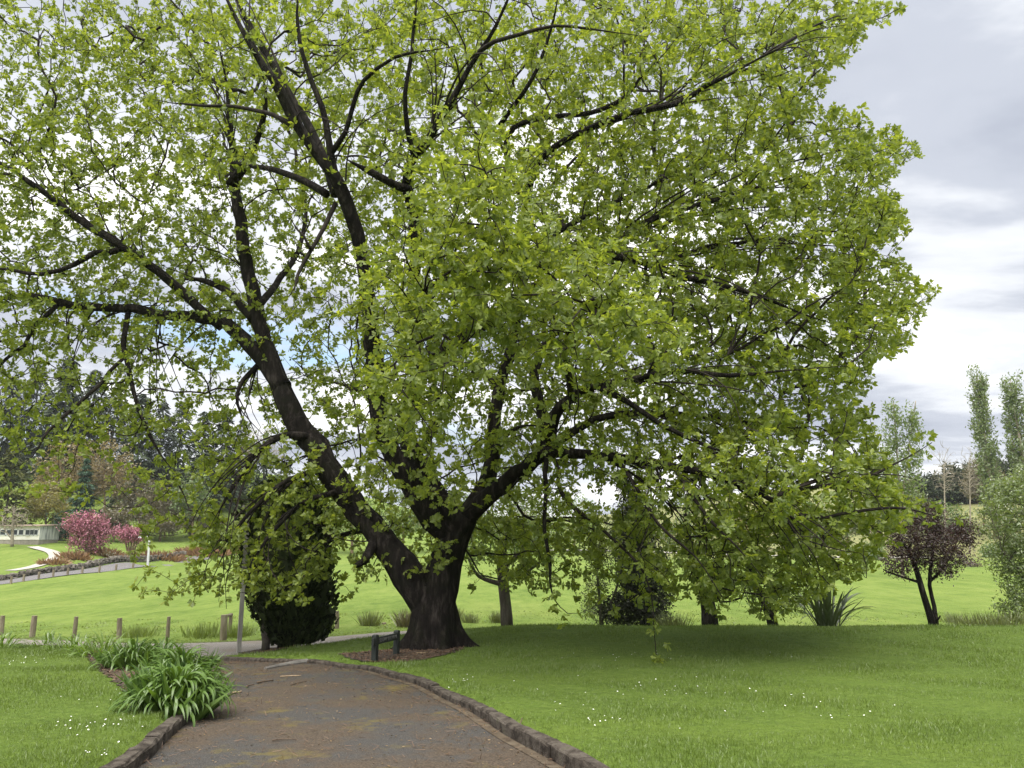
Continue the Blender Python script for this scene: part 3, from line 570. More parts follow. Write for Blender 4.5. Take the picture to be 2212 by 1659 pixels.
# ------------------------------------------------------------------ the great oak
OAK_D = 15.5
oak_base = at(937, 1400, OAK_D); oak_base[2] = gz(oak_base[0], oak_base[1])
oak = empty('oak_tree', oak_base)
tag(oak, 'huge spreading oak with forked dark trunk and bright green spring leaves beside the drive', 'tree')
def limb(pts):
    """(px,py,width px,depth) rows -> xyz + radius"""
    a = np.array(pts, float); P = ats(a[:, 0], a[:, 1], a[:, 3]); return np.c_[P, a[:, 2]/2*a[:, 3]/FPX/0.99]
LIMBS = {  # name: (parent, rows)
 'stem': (None, [(938, 1392, 60, 15.5), (940, 1330, 84, 15.5), (950, 1270, 90, 15.5), (962, 1215, 78, 15.5), (985, 1150, 70, 15.5), (1008, 1110, 62, 15.4)]),
 'L1': ('stem', [(932, 1360, 50, 15.5), (915, 1298, 84, 15.5), (885, 1240, 92, 15.5), (840, 1180, 77, 15.6), (765, 1090, 76, 15.8), (697, 995, 72, 16.0), (645, 905, 64, 16.2), (604, 810, 56, 16.4), (572, 715, 46, 16.6), (538, 610, 40, 16.6), (514, 510, 35, 16.5), (500, 410, 31, 16.4), (490, 300, 26, 16.2), (487, 200, 18, 16.0), (470, 90, 12, 15.8), (440, -40, 8, 15.6)]),
 'L1u': ('L1', [(498, 400, 26, 16.4), (535, 350, 20, 16.0), (560, 290, 16, 15.7), (575, 210, 12, 15.3), (560, 120, 8, 15)]),
 'A': ('L1', [(612, 838, 44, 16.4), (560, 772, 34, 16.6), (515, 728, 30, 16.8), (469, 701, 26, 17), (373, 693, 22, 17.2), (288, 672, 21, 17.4), (176, 661, 19, 17.6), (69, 638, 17, 17.8), (0, 645, 15, 18), (-120, 640, 11, 18)]),
 'B': ('A', [(480, 706, 24, 17), (443, 677, 22, 16.9), (384, 619, 22, 16.8), (331, 571, 20, 16.7), (272, 533, 18, 16.6), (181, 480, 17, 16.4), (107, 421, 15, 16.2), (43, 379, 13, 16), (0, 352, 12, 16), (-120, 300, 9, 16)]),
 'Bs': ('B', [(272, 533, 15, 16.6), (235, 545, 14, 16.5), (203, 547, 13, 16.4), (160, 571, 12, 16.3), (91, 592, 10, 16.1), (0, 581, 8, 16), (-80, 590, 6, 16)]),
 'C': ('L1', [(548, 690, 24, 16.6), (507, 640, 18, 16.9), (469, 613, 16, 17.1), (421, 603, 14, 17.3), (373, 606, 11, 17.5)]),
 'Ah': ('A', [(277, 676, 13, 17.4), (270, 715, 12, 17.2), (268, 750, 12, 17.1), (280, 802, 11, 17), (290, 852, 10, 16.9), (306, 902, 9, 16.8), (324, 944, 8, 16.7), (360, 1002, 6, 16.6), (386, 1028, 4, 16.5)]),
 'Ah2': ('Ah', [(271, 770, 9, 17.1), (236, 804, 9, 17), (208, 838, 9, 16.9), (166, 874, 8, 16.8), (120, 916, 7, 16.7), (94, 948, 6, 16.6), (72, 986, 5, 16.5), (30, 1010, 4, 16.4)]),
 'Ah3': ('A', [(123, 660, 12, 17.7), (95, 685, 11, 17.5), (69, 709, 10, 17.4), (53, 747, 9, 17.2), (10, 778, 8, 17), (-40, 850, 5, 17)]),
 'D': ('A', [(556, 790, 14, 16.6), (525, 821, 10, 16.5), (512, 853, 8, 16.4), (520, 890, 6, 16.3), (540, 935, 4, 16.2)]),
 'E1': ('L1', [(664, 944, 20, 16.1), (625, 938, 16, 15.9), (584, 954, 14, 15.8), (543, 993, 12, 15.7), (517, 1034, 10, 15.6), (480, 1094, 7, 15.5), (450, 1146, 5, 15.4)]),
 'E2': ('L1', [(700, 1005, 18, 16), (674, 1019, 14, 15.8), (621, 1038, 12, 15.6), (573, 1075, 10, 15.5), (528, 1120, 8, 15.4), (483, 1176, 6, 15.3), (440, 1204, 4, 15.2)]),
 'E3': ('L1', [(742, 1060, 18, 15.9), (704, 1068, 13, 15.7), (650, 1088, 11, 15.6), (592, 1142, 9, 15.4), (550, 1200, 6, 15.3), (520, 1260, 4, 15.2)]),
 'E4': ('L1', [(806, 1140, 16, 15.7), (770, 1148, 12, 16.2), (720, 1165, 10, 16.6), (670, 1210, 8, 16.9), (630, 1270, 6, 17)]),
 'stub': ('L1', [(812, 1165, 26, 15.6), (797, 1196, 22, 15.3), (786, 1212, 19, 15.2), (769, 1222, 12, 15.1)]),
 'M1': ('stem', [(985, 1160, 60, 15.5), (930, 1125, 54, 15.3), (903, 1079, 54, 15.1), (863, 1015, 50, 14.8), (831, 978, 46, 14.6), (812, 943, 44, 14.4), (803, 890, 44, 14.2), (796, 800, 44, 13.9), (787, 709, 42, 13.6), (779, 642, 40, 13.4), (768, 576, 38, 13.2), (758, 509, 38, 13), (738, 452, 38, 12.8), (718, 408, 36, 12.6), (667, 331, 29, 12.4), (613, 240, 28, 12.2), (576, 171, 25, 12), (533, 96, 22, 11.9), (496, 21, 18, 11.8), (460, -70, 14, 11.8), (420, -180, 9, 11.8)]),
 'M1b': ('M1', [(726, 420, 26, 12.7), (700, 352, 22, 12.9), (659, 270, 20, 13.1), (606, 182, 18, 13.3), (562, 100, 16, 13.5), (520, 20, 13, 13.7), (480, -80, 9, 14)]),
 'M1c': ('M1', [(727, 395, 22, 12.6), (716, 330, 18, 12.4), (705, 270, 17, 12.3), (683, 205, 15, 12.2), (655, 120, 12, 12.1), (640, 30, 9, 12), (650, -70, 6, 12)]),
 'M1d': ('M1c', [(716, 330, 16, 12.4), (747, 285, 13, 12.2), (766, 225, 12, 12), (789, 175, 11, 11.8), (853, 128, 9, 11.5), (930, 112, 7, 11.2), (1000, 95, 5, 11)]),
 'M1e': ('M1', [(706, 420, 20, 12.7), (660, 392, 18, 13), (600, 370, 15, 13.4), (549, 361, 12, 13.8), (490, 350, 8, 14.1), (420, 330, 5, 14.4)]),
 'M1f': ('M1', [(630, 270, 14, 12.3), (590, 250, 11, 12.5), (512, 233, 9, 12.8), (416, 229, 7, 13.1), (330, 215, 4, 13.4)]),
 'dead': ('M1', [(725, 440, 13, 12.8), (700, 490, 11, 12.5), (667, 549, 10, 12.3), (645, 590, 8, 12.2), (640, 615, 6, 12.1), (625, 640, 3, 12)]),
 'dead2': ('dead', [(672, 540, 8, 12.3), (655, 510, 6, 12.2), (640, 495, 5, 12.2), (626, 470, 4, 12.1)]),
 'M2': ('stem', [(990, 1140, 52, 15.4), (940, 1060, 48, 15.3), (900, 985, 44, 15.1), (884, 910, 42, 14.9), (906, 836, 40, 14.6), (906, 740, 37, 14.3), (898, 660, 33, 14), (903, 570, 29, 13.7), (900, 480, 26, 13.4), (880, 400, 24, 13.1), (893, 340, 22, 12.8), (928, 299, 21, 12.5), (976, 213, 20, 12.2), (1013, 144, 19, 12), (1056, 80, 17, 11.8), (1093, 16, 15, 11.6), (1130, -80, 11, 11.4), (1150, -200, 7, 11.2)]),
 'M2a': ('M2', [(1035, 112, 13, 11.9), (1070, 90, 11, 11.6), (1130, 75, 10, 11.3), (1200, 60, 8, 11), (1300, 66, 6, 10.8), (1400, 80, 4, 10.6)]),
 'M2b': ('M2', [(885, 410, 22, 13.1), (853, 395, 20, 12.9), (800, 370, 18, 12.8), (745, 342, 15, 12.7)]),
 'M2c': ('M2', [(910, 800, 30, 14.5), (945, 774, 25, 14.2), (1005, 726, 23, 13.8), (1065, 700, 20, 13.4), (1110, 650, 18, 13), (1180, 600, 15, 12.6), (1260, 570, 11, 12.2)]),
 'M2d': ('M2', [(895, 340, 16, 12.8), (880, 280, 13, 12.5), (875, 200, 11, 12.2), (890, 110, 9, 12), (900, 10, 7, 11.8), (905, -90, 5, 11.6)]),
 'M3': ('stem', [(1005, 1120, 44, 15.4), (1045, 1050, 38, 15.6), (1060, 980, 33, 15.8), (1063, 890, 31, 15.9), (1072, 836, 29, 16), (1088, 799, 26, 16), (1115, 700, 24, 15.8), (1135, 580, 23, 15.5), (1138, 470, 21, 15), (1150, 380, 19, 14.5), (1185, 330, 17, 14), (1275, 276, 16, 13.6), (1365, 246, 15, 13.2), (1461, 222, 13, 12.9), (1515, 192, 12, 12.7), (1563, 168, 11, 12.5), (1665, 114, 8, 12.3), (1755, 66, 6, 12.1), (1880, 48, 4, 12), (1955, 12, 3, 12)]),
 'M3b': ('M3', [(1130, 440, 17, 14.8), (1095, 330, 14, 14.3), (1110, 276, 14, 14), (1185, 252, 13, 13.8), (1280, 243, 12, 13.6), (1353, 210, 11, 13.4), (1383, 168, 9, 13.2), (1437, 114, 6, 13), (1490, 40, 4, 12.8)]),
 'M3c': ('M3', [(1070, 836, 18, 16), (1050, 805, 14, 16.2), (1030, 795, 12, 16.4), (1012, 830, 9, 16.6), (1000, 880, 6, 16.8)]),
 'M3d': ('M3', [(1080, 270, 14, 13.5), (1130, 200, 11, 13), (1160, 150, 10, 12.8), (1190, 60, 7, 12.5), (1210, -60, 5, 12.2)]),
 'R3': ('M3', [(1130, 600, 24, 15.5), (1175, 565, 22, 15.1), (1221, 556, 21, 14.8), (1305, 560, 20, 14.5), (1395, 576, 18, 14.2), (1455, 600, 16, 13.9), (1545, 620, 13, 13.6), (1650, 650, 9, 13.4), (1760, 690, 6, 13.2), (1880, 720, 4, 13)]),
 'R4': ('R3', [(1221, 556, 16, 14.8), (1260, 545, 15, 14.7), (1305, 528, 13, 14.6), (1365, 498, 12, 14.5), (1425, 468, 10, 14.4), (1520, 440, 8, 14.3), (1640, 400, 6, 14.2), (1800, 360, 4, 14.2), (1920, 320, 3, 14.2)]),
 'R5': ('M3', [(1140, 560, 18, 15.4), (1197, 508, 15, 15.6), (1245, 480, 13, 15.8), (1330, 440, 10, 16), (1450, 380, 7, 16.2), (1580, 300, 5, 16.3), (1700, 240, 3, 16.4)]),
 'R6': ('R3', [(1395, 576, 13, 14.2), (1450, 560, 11, 14.6), (1540, 530, 9, 15), (1660, 520, 7, 15.3), (1800, 500, 5, 15.5), (1950, 480, 3, 15.6)]),
 'M4': ('stem', [(1008, 1115, 50, 15.4), (1045, 1080, 47, 15.2), (1084, 1049, 44, 15), (1138, 1004, 40, 14.7), (1183, 964, 38, 14.4), (1249, 970, 27, 14.1), (1327, 980, 24, 13.8), (1389, 987, 22, 13.5), (1447, 1000, 20, 13.3), (1501, 1009, 18, 13.1), (1549, 1025, 17, 12.9), (1609, 1052, 15, 12.7), (1673, 1084, 13, 12.5), (1713, 1150, 8, 12.4), (1745, 1212, 6, 12.3), (1793, 1264, 4, 12.3)]),
 'M4a': ('M4', [(1665, 1080, 10, 12.5), (1700, 1062, 9, 12.5), (1770, 1052, 8, 12.6), (1861, 1036, 7, 12.8), (1933, 1004, 6, 12.9), (2013, 956, 4, 13)]),
 'M4b': ('M4', [(1680, 1090, 9, 12.5), (1760, 1120, 8, 12.7), (1850, 1110, 7, 12.9), (1950, 1100, 6, 13.1), (2060, 1125, 4, 13.3)]),
 'M4u': ('M4', [(1180, 966, 32, 14.4), (1176, 910, 27, 14.6), (1165, 850, 24, 14.8), (1160, 800, 22, 15), (1200, 720, 18, 15.2), (1270, 660, 14, 15.4), (1360, 640, 10, 15.5)]),
 'M4v': ('M4', [(1185, 955, 34, 14.4), (1200, 900, 30, 14), (1235, 860, 24, 13.6), (1290, 830, 20, 13.2), (1370, 820, 16, 12.9), (1470, 800, 13, 12.6), (1580, 810, 10, 12.4), (1700, 800, 7, 12.3), (1830, 790, 4, 12.2)]),
 'M4w': ('M4', [(1200, 955, 24, 14.3), (1250, 925, 20, 14.6), (1300, 900, 17, 15), (1400, 890, 14, 15.4), (1520, 900, 11, 15.8), (1650, 920, 8, 16.1), (1780, 930, 5, 16.3)]),
 'M4x': ('M4v', [(1290, 835, 15, 13.2), (1360, 870, 13, 12.8), (1450, 930, 11, 12.4), (1540, 970, 8, 12.2), (1640, 990, 5, 12)]),
 'H1': ('M4', [(1184, 972, 18, 14.4), (1178, 1023, 16, 14), (1181, 1063, 15, 13.8), (1175, 1117, 13, 13.6), (1180, 1170, 11, 13.5), (1188, 1205, 10, 13.4), (1188, 1253, 9, 13.3), (1197, 1294, 8, 13.2), (1226, 1325, 4, 13.1)]),
 'H2': ('M4', [(1190, 978, 15, 14.4), (1207, 1020, 13, 14.2), (1204, 1044, 13, 14.1), (1228, 1084, 12, 13.9), (1266, 1116, 11, 13.7), (1298, 1142, 10, 13.5), (1350, 1190, 8, 13.2), (1390, 1240, 7, 13), (1410, 1320, 5, 12.9), (1415, 1400, 4, 12.8), (1422, 1445, 3, 12.8)]),
 'H3': ('M4', [(1447, 1000, 13, 13.3), (1490, 1060, 11, 12.8), (1530, 1120, 9, 12.4), (1590, 1180, 7, 12.1), (1650, 1250, 5, 11.9)]),
 'H4': ('M4', [(1330, 984, 14, 13.8), (1370, 1050, 11, 13), (1420, 1130, 9, 12.5), (1500, 1200, 7, 12.1), (1560, 1290, 5, 11.8)]),
 'N1': ('M2c', [(1005, 726, 16, 13.8), (1010, 660, 15, 12.8), (1030, 600, 14, 11.8), (1050, 540, 12, 10.9), (1070, 470, 9, 10.2), (1060, 400, 6, 9.8)]),
 'N2': ('M4v', [(1235, 860, 16, 13.6), (1230, 810, 15, 12.5), (1220, 760, 13, 11.5), (1240, 700, 11, 10.7), (1280, 650, 8, 10.1), (1330, 600, 5, 9.7)]),
 'N3': ('M2', [(900, 985, 20, 15.1), (930, 940, 17, 14), (950, 900, 15, 12.8), (940, 850, 12, 11.8), (930, 780, 9, 11), (900, 700, 6, 10.4)]),
 'N4': ('M3', [(1045, 1050, 20, 15.6), (1060, 1010, 17, 14.4), (1080, 960, 14, 13.2), (1100, 930, 11, 12.2), (1150, 920, 8, 11.4), (1230, 940, 5, 10.8)]),
 'K1': ('M2', [(890, 940, 16, 14.9), (850, 900, 14, 16.4), (800, 860, 12, 17.8), (740, 830, 9, 19), (680, 820, 6, 20)]),
 'K2': ('stem', [(985, 1150, 22, 15.6), (960, 1090, 18, 17), (930, 1050, 15, 18.2), (880, 1030, 11, 19.4), (820, 1040, 7, 20.4)]),
 'K3': ('L1', [(560, 660, 18, 16.6), (600, 600, 15, 17.6), (640, 540, 12, 18.6), (660, 450, 9, 19.5), (640, 360, 6, 20.2)]),
 'K4': ('M3', [(1072, 836, 18, 16), (1120, 760, 15, 17.2), (1200, 720, 12, 18.4), (1300, 700, 9, 19.4), (1400, 720, 6, 20.2)]),
}
WSC = {'L1': .72, 'M1': .82, 'stem': .88, 'M2': .84, 'M4': .84}
FANS = [  # (limb, start px, target box x0,x1,y0,y1, how many, depth spread)
 ('R3', (1290, 560), (1430, 1640, 545, 690), 8, 1.0), ('R3', (1420, 585), (1560, 1760, 600, 760), 6, 1.0), ('M4', (1625, 1062), (1680, 1860, 1120, 1300), 11, .8), ('M4w', (1300, 900), (1430, 1620, 880, 1020), 7, .8), ('M4v', (1380, 820), (1500, 1720, 760, 930), 7, .9),
 ('A', (380, 693), (240, 430, 790, 980), 7, .7), ('A', (200, 662), (60, 240, 760, 930), 6, .7), ('E1', (590, 952), (400, 520, 1080, 1290), 8, .6), ('E2', (625, 1038), (430, 560, 1130, 1320), 7, .6), ('E3', (655, 1086), (540, 680, 1180, 1340), 8, .6),
 ('M4', (1400, 990), (1430, 1580, 1080, 1320), 9, .9), ('M4', (1300, 977), (1290, 1430, 1050, 1230), 6, .8), ('M3', (1365, 246), (1450, 1660, 50, 230), 7, 1.0), ('M3', (1560, 168), (1640, 1860, 20, 160), 6, .8), ('R4', (1425, 468), (1560, 1880, 270, 470), 8, 1.0),
 ('B', (330, 570), (140, 330, 390, 520), 6, .8), ('B', (180, 480), (-40, 150, 300, 440), 6, .8), ('L1', (490, 300), (330, 480, 40, 240), 8, .9), ('L1', (515, 520), (330, 480, 380, 560), 7, .9), ('M1', (600, 215), (430, 590, -40, 120), 7, .9), ('M1', (690, 360), (760, 900, 150, 330), 6, .8),
 ('M2', (1000, 170), (850, 1000, -40, 120), 6, .8), ('M2', (940, 280), (1030, 1180, 130, 300), 6, .8), ('C', (440, 605), (300, 430, 530, 660), 5, .6), ('D', (522, 825), (480, 600, 900, 1010), 6, .4), ('M4u', (1165, 850), (1000, 1150, 760, 960), 6, .8), ('K1', (800, 860), (640, 800, 760, 920), 6, .6), ('R6', (1540, 530), (1650, 1960, 420, 600), 8, .9), ('M4a', (1770, 1052), (1850, 2030, 960, 1120), 6, .5)]
def build_oak():
    g = Grower(); ids = {}; wood = MB(); fine = MB(); sd = 0
    g.add(oak_base+np.array((0, 0, .2)), -1, np.array((0., 0, 1)), .6)
    for nm, (par, rows) in LIMBS.items():
        P = spline(limb(rows), .22); P[:, 3] *= WSC.get(nm, .94)
        if nm not in ('stem',): 
            n = len(P); w = np.clip(np.linspace(0, 1, n)*5, 0, 1)[:, None]; wob = np.cumsum(RNG.normal(0, 1, (n, 3)), 0); wob -= np.linspace(0, 1, n)[:, None]*wob[-1]
            P[:, :3] += wob*w*np.maximum(P[:, 3:4]*.16, .008)
        if nm not in ('stem', 'stub'): P[:, 3] *= np.clip((1-np.linspace(0, 1, len(P)))/.3, .12, 1)
        if nm in ('H1', 'H2', 'H3', 'H4'): P[:, 3] *= .75
        P[:, 3] = np.maximum(P[:, 3], .007)
        if nm == 'stem': parent = 0
        else:
            cand = np.array(ids[par]); parent = int(cand[np.argmin(((np.array([g.pos[i] for i in cand])-P[0, :3])**2).sum(1))])
        ids[nm] = g.skeleton(P[:, :3], P[:, 3], parent); sd += 1
        r0 = P[:, 3].max(); (wood if r0 > .05 else fine).tube(P[:, :3], P[:, 3], 30 if r0 > .2 else (18 if r0 > .14 else (12 if r0 > .08 else 8)), True, .05 if r0 > .1 else .03, sd)
    g.block |= {0} | set(ids['stem'][:int(len(ids['stem'])*.8)]) | set(ids['L1'][:int(len(ids['L1'])*.16)])
    # fans of thin whips off the drawn limbs
    for lm, st, box, k, sp in FANS:
        cand = np.array(ids[lm]); Pc = np.array([g.pos[i] for i in cand]); v0 = (Pc[:, 2]-CAM_H)/Pc[:, 1]; py_ = 829.5-FPX*(v0*CT-ST)/(CT+ST*v0); px_ = 1106+Pc[:, 0]/Pc[:, 1]*FPX*(CT-ST*(829.5-py_)/FPX)
        j0 = int(np.argmin((px_-st[0])**2+(py_-st[1])**2))
        for _ in range(k):
            j = int(np.clip(j0+RNG.integers(-4, 5), 0, len(cand)-1)); par = int(cand[j]); A = g.pos[par]
            T_ = at(RNG.uniform(box[0], box[1]), RNG.uniform(box[2], box[3]), A[1]+RNG.normal(0, sp)); L_ = np.linalg.norm(T_-A); ctrl = A+g.dir[par]*L_*.3+(T_-A)*.3+RNG.normal(0, .07*L_, 3)+np.array((0, 0, .10*L_))
            u = np.linspace(0, 1, max(5, int(L_/.25)))[:, None]; q = (1-u)**2*A+2*u*(1-u)*ctrl+u*u*T_; q[1:-1] += np.cumsum(RNG.normal(0, .012, q[1:-1].shape), 0)
            r_ = np.linspace(min(.022, max(.012, .008+L_*.006)), .0055, len(q)); g.skeleton(q[1:], r_[1:], par); fine.tube(q, r_, 5, False)
    # trunk butt with root flare
    c = oak_base; top = at(938, 1262, OAK_D); H = top[2]-c[2]; rings = []; na = 48
    flare = [(-math.pi*.03, .58, .22), (math.pi*1.02, .40, .26), (-math.pi*.35, .28, .3), (-math.pi*.68, .30, .3), (math.pi*.35, .35, .3), (math.pi*.7, .35, .3)]
    zs = np.r_[-.25, -.05, .02, .07, .13, .2, .3, .42, .55, .7, .85, 1.0, 1.15, 1.3, H, H+.10, H+.18, H+.22]
    ang = np.arange(na)*2*math.pi/na
    for z in zs:
        k = max(z, 0)/H; ctr = c*(1-k)+top*k; ctr[2] = c[2]+z
        rx = px2m(88, OAK_D)/2*(1.0+.10*math.exp(-max(z, 0)/.9)+.05*k)*(1-.24*np.clip((k-.45)/.55, 0, 1)**2*(3-2*np.clip((k-.45)/.55, 0, 1))); ry = rx*(1.0-.12*k)
        fl = np.zeros(na)
        for a0, amp, wd in flare: fl += amp*np.exp(-(np.angle(np.exp(1j*(ang-a0)))/wd)**2)
        fl = fl*math.exp(-max(z, -.1)/.24)
        ridge = .030*np.sin(ang*9+z*1.2+np.sin(z*5)*.5)+.022*np.sin(ang*17-z*2+np.sin(z*7))+.03*np.sin(ang*3+1+z)+RNG.normal(0, .006, na)
        shr = 1 if z <= H else {1: .84, 2: .5, 3: .05}[int(round((z-H)/.075))]; rx *= shr; ry *= shr
        rad = 1+ridge; rings.append(np.stack([ctr[0]+np.cos(ang)*(rx*rad+fl), ctr[1]+np.sin(ang)*(ry*rad+fl), np.full(na, ctr[2])], 1))
    V = np.concatenate(rings); k = np.arange(na); k2 = (k+1) % na
    F = np.concatenate([np.stack([i*na+k, i*na+k2, (i+1)*na+k2, (i+1)*na+k], 1) for i in range(len(zs)-1)])
    wood.add(V, F)
    # ---- crown: how full each 138 px cell of the view is (0-9) and how near / far the twigs there stand
    DENS = ["0567777776778860000", ]
    rows = {
     -2: [1,1,1.5,2,2,2,2,2,2,2,2,2,1,0,0,0,0,0], -1: [4,4,4,5,5,5,5,5,5,5,5,5,5,4,2,0,0,0],
      0: [5,4,7,8,7,7,8,7,7,6,7,8,8,8,5,1,0], 1: [6,4,7,8,7,6,7,7,7,8,6,6,8,7,1,0,0], 2: [6,6,7,7,6,5,5,7,8,8,8,8,8,8,7,3,0],
      3: [6,6,7,7,5,3,5,9,9,9,8.5,8.5,8.5,8.5,8,5,0], 4: [5,5,6,6,6,3,5,9.5,9.5,9.5,9,8,8.5,8.5,8,5,0], 5: [5,5,5,5,5,3,4.5,6.5,6,7,7.5,8,8,8,7,4,0],
      6: [3,3,3,3,2.2,2.3,4,5,4.5,5,5.5,6.5,7,8,6,2,0], 7: [1,.9,.6,.9,3.2,5.5,5,4,4,4.5,3.8,6.5,8,8,8,5,1], 8: [0,0,0,.8,3.6,3.6,3,3.5,3,4.2,2.9,3.6,7.2,7.5,5,2,0],
      9: [0,0,0,.6,2.4,3,1,.3,.2,1.2,1.2,2.4,5,4.5,2,.1,0], 10: [0,0,0,0,0,.3,0,0,0,0,0,.5,.5,0,0,0,0]}
    EDGE = [(-300, 1700), (-100, 1900), (0, 1950), (60, 1900), (120, 1850), (220, 1770), (255, 1950), (330, 2015), (390, 1930), (440, 1950), (480, 2010), (540, 1900), (590, 1990), (640, 2050), (690, 1990), (740, 1985), (790, 1900), (860, 1870), (930, 1890), (1000, 1925), (1060, 1955), (1110, 2040), (1140, 2025), (1165, 1930), (1250, 1870), (1290, 1770), (1400, 1740)]
    EDGE_Y = [e[0] for e in EDGE]; EDGE_X = [e[1] for e in EDGE]
    tg = []; C = 2212/16
    for r, row in rows.items():
        for cix, dn in enumerate(row):
            col = cix-1; n = dn*(15.0 if r >= 0 else 4.5)*(1.3 if (col >= 9 and r <= 6) else 1.08); n = int(n)+(RNG.random() < n % 1)
            if n == 0: continue
            px = (col+RNG.random(n))*C; py = (r+RNG.random(n))*C
            if r < 8 and col < 13: px = px+RNG.normal(0, 48, n); py = py+RNG.normal(0, 36, n)
            if r == 9: py = (9+RNG.random(n)**1.5)*C
            if r == 10: py = (10+RNG.random(n)*.4)*C
            lim = np.interp(py, EDGE_Y, EDGE_X)-np.abs(RNG.normal(0, 18, n)); kp = px < lim; px, py = px[kp], py[kp]; n = len(px)
            if n == 0: continue
            u = np.clip((px-960)/1150, -1, 1); half = 8.6*np.sqrt(1-u*u*.88)*(1 if r < 6 else (.8 if r < 8 else .55))
            near = 15.5-half*.78; far = 15.5+half*.8
            if r < 0: near = np.maximum(near, 12.5-r*.6)
            if col <= 5: near = np.maximum(near, (15.8 if col <= 3 else 14.8) if r >= 3 else (15.4 if col <= 2 else 13.0)); far = np.maximum(far, near+3.5)
            if r >= 7 and col >= 9: near = np.maximum(near, 10.6); far = np.minimum(far, 17)
            if r >= 7 and col <= 5: near = np.full(n, 15.0); far = np.full(n, 18.0)
            if r >= 8 and col in (6, 7, 8): near = np.full(n, 14.2); far = np.full(n, 19)
            q = RNG.random(n); d = (near**2.2+(far**2.2-near**2.2)*q)**(1/2.2)
            if r >= 6 and 6 <= col <= 9: near = np.maximum(near, 12.4); d = np.maximum(d, near+RNG.random(n)*2)
            if r <= 6 and col >= 6: d = np.maximum(d, 12.2+RNG.random(n)*2.5)
            for fx, fy, frx, fry in ((1030, 440, 120, 130), (990, 640, 190, 130), (1290, 690, 150, 110), (890, 860, 100, 130), (1080, 570, 140, 110)):
                k_ = RNG.random(n) < .62*np.exp(-(((px-fx)/frx)**2+((py-fy)/fry)**2)**1.5*.9); d = np.where(k_, 8.8+RNG.random(n)*3.4, d)
            tg.append(ats(px, py, d))
    T = np.concatenate(tg); T = T[T[:, 2] > .35]
    nA = len(T)//9; perm = RNG.permutation(len(T)); T = T[perm]
    g.grow(T[:nA]-np.array((0, 0, .1)), bf=.30, step=.30, curl=.34)
    tw = g.grow(T[nA:], bf=.22, step=.22, curl=.38)
    g.radii(.0056, .42); g.mesh(fine)
    # bare-looking whips hanging in the shade under the crown
    wood_o = wood.build('trunk', MAT['oak_bark'], oak, True); fine_o = fine.build('branches', MAT['twig'], oak, True); tag(fine_o, kind='stuff')
    # ---- leaves in rosettes along the outer half of each twig
    ps, ds = [], []
    for ids_ in tw:
        P = np.array([g.pos[i] for i in ids_]); n = len(P); D = np.array([g.dir[i] for i in ids_])
        L = np.linalg.norm(P[-1]-P[0]); m = int(np.clip(2.4+L*4.2, 3, 8))
        tt = np.r_[1.0, 1-RNG.random(m-1)**1.3*.85]*(n-1); i0 = np.minimum(tt.astype(int), n-2); fr = (tt-i0)[:, None]
        q = P[i0]*(1-fr)+P[i0+1]*fr; off = RNG.normal(0, .085, (m, 3)); off[0] *= .2
        ps.append(q+off); ds.append(D[i0+1]*.8+RNG.normal(0, .45, (m, 3))+np.array((0, 0, .25)))
    for nm in LIMBS:
        if nm in ('stem', 'stub', 'dead', 'dead2'): continue
        I = ids[nm]; I = I[int(len(I)*.55):]
        for i in I[::1]:
            for _ in range(2): ps.append((g.pos[i]+RNG.normal(0, .11, 3))[None]); ds.append((g.dir[i]+RNG.normal(0, .6, 3))[None])
    P = np.concatenate(ps); D = np.concatenate(ds); D /= np.linalg.norm(D, axis=1, keepdims=True)
    k = 9; n = len(P); base = np.repeat(P, k, 0); ax = np.repeat(D, k, 0)
    fr_ = frames(ax); phi = (np.tile(np.arange(k)*2.4, n)+np.repeat(RNG.random(n)*6.28, k)); el = RNG.uniform(.15, 1.0, n*k)
    side = np.cos(phi)[:, None]*fr_[:, :, 0]+np.sin(phi)[:, None]*fr_[:, :, 2]
    d = ax*np.sin(el)[:, None]*.8+side*np.cos(el)[:, None]; d[:, 2] -= .22
    keep = RNG.random(n*k) < .92; base = base[keep]+d[keep]*.012; d = d[keep]; ax = ax[keep]
    dist = np.linalg.norm(base-np.array((0, 0, CAM_H)), axis=1); size = .05+.085*RNG.random(len(d))**.8
    ordr = np.argsort(dist/size); vis = ordr[:60000]
    # 300 of the nearest leaves as pieces of their own, the rest as one mass
    scr = base[ordr]; u = scr[:, 0]/scr[:, 1]; v_ = (scr[:, 2]-CAM_H)/scr[:, 1]; inview = (abs(u) < .62) & (v_ < .62) & (v_ > -.15)
    solo = ordr[inview][:3000][::10][:300]; mask = np.ones(len(d), bool); mask[solo] = False
    nr = mask & (dist < 8.8); fr2 = mask & (dist >= 8.8) & (dist < 13.2); fr3 = mask & (dist >= 13.2)
    V, F = scatter('oak', base[nr], d[nr], size[nr], .5, ax[nr]); V2, F2 = scatter('lobed', base[fr2], d[fr2], size[fr2], .5, ax[fr2])
    V3, F3 = scatter('wide', base[fr3], d[fr3], size[fr3], .5, ax[fr3]); F = np.concatenate([F, F2+len(V), F3+len(V)+len(V2)]); V = np.concatenate([V, V2, V3])
    cr = obj_mesh('crown', V, F, MAT['oak_leaf'], oak); tag(cr, kind='stuff')
    lv, lf = leaf_shape('oak'); proto = obj_mesh('leaf', lv, lf, MAT['oak_leaf']); Rm = frames(d[solo], ax[solo], RNG.normal(0, .5, len(solo)))
    from mathutils import Matrix
    for i, s_ in enumerate(solo):
        o = proto if i == 0 else proto.copy()
        if i: COL.objects.link(o)
        link(o, oak); m4 = Matrix([list(Rm[i][r]*size[s_])+[base[s_][r]] for r in range(3)]+[[0, 0, 0, 1]]); o.matrix_basis = m4
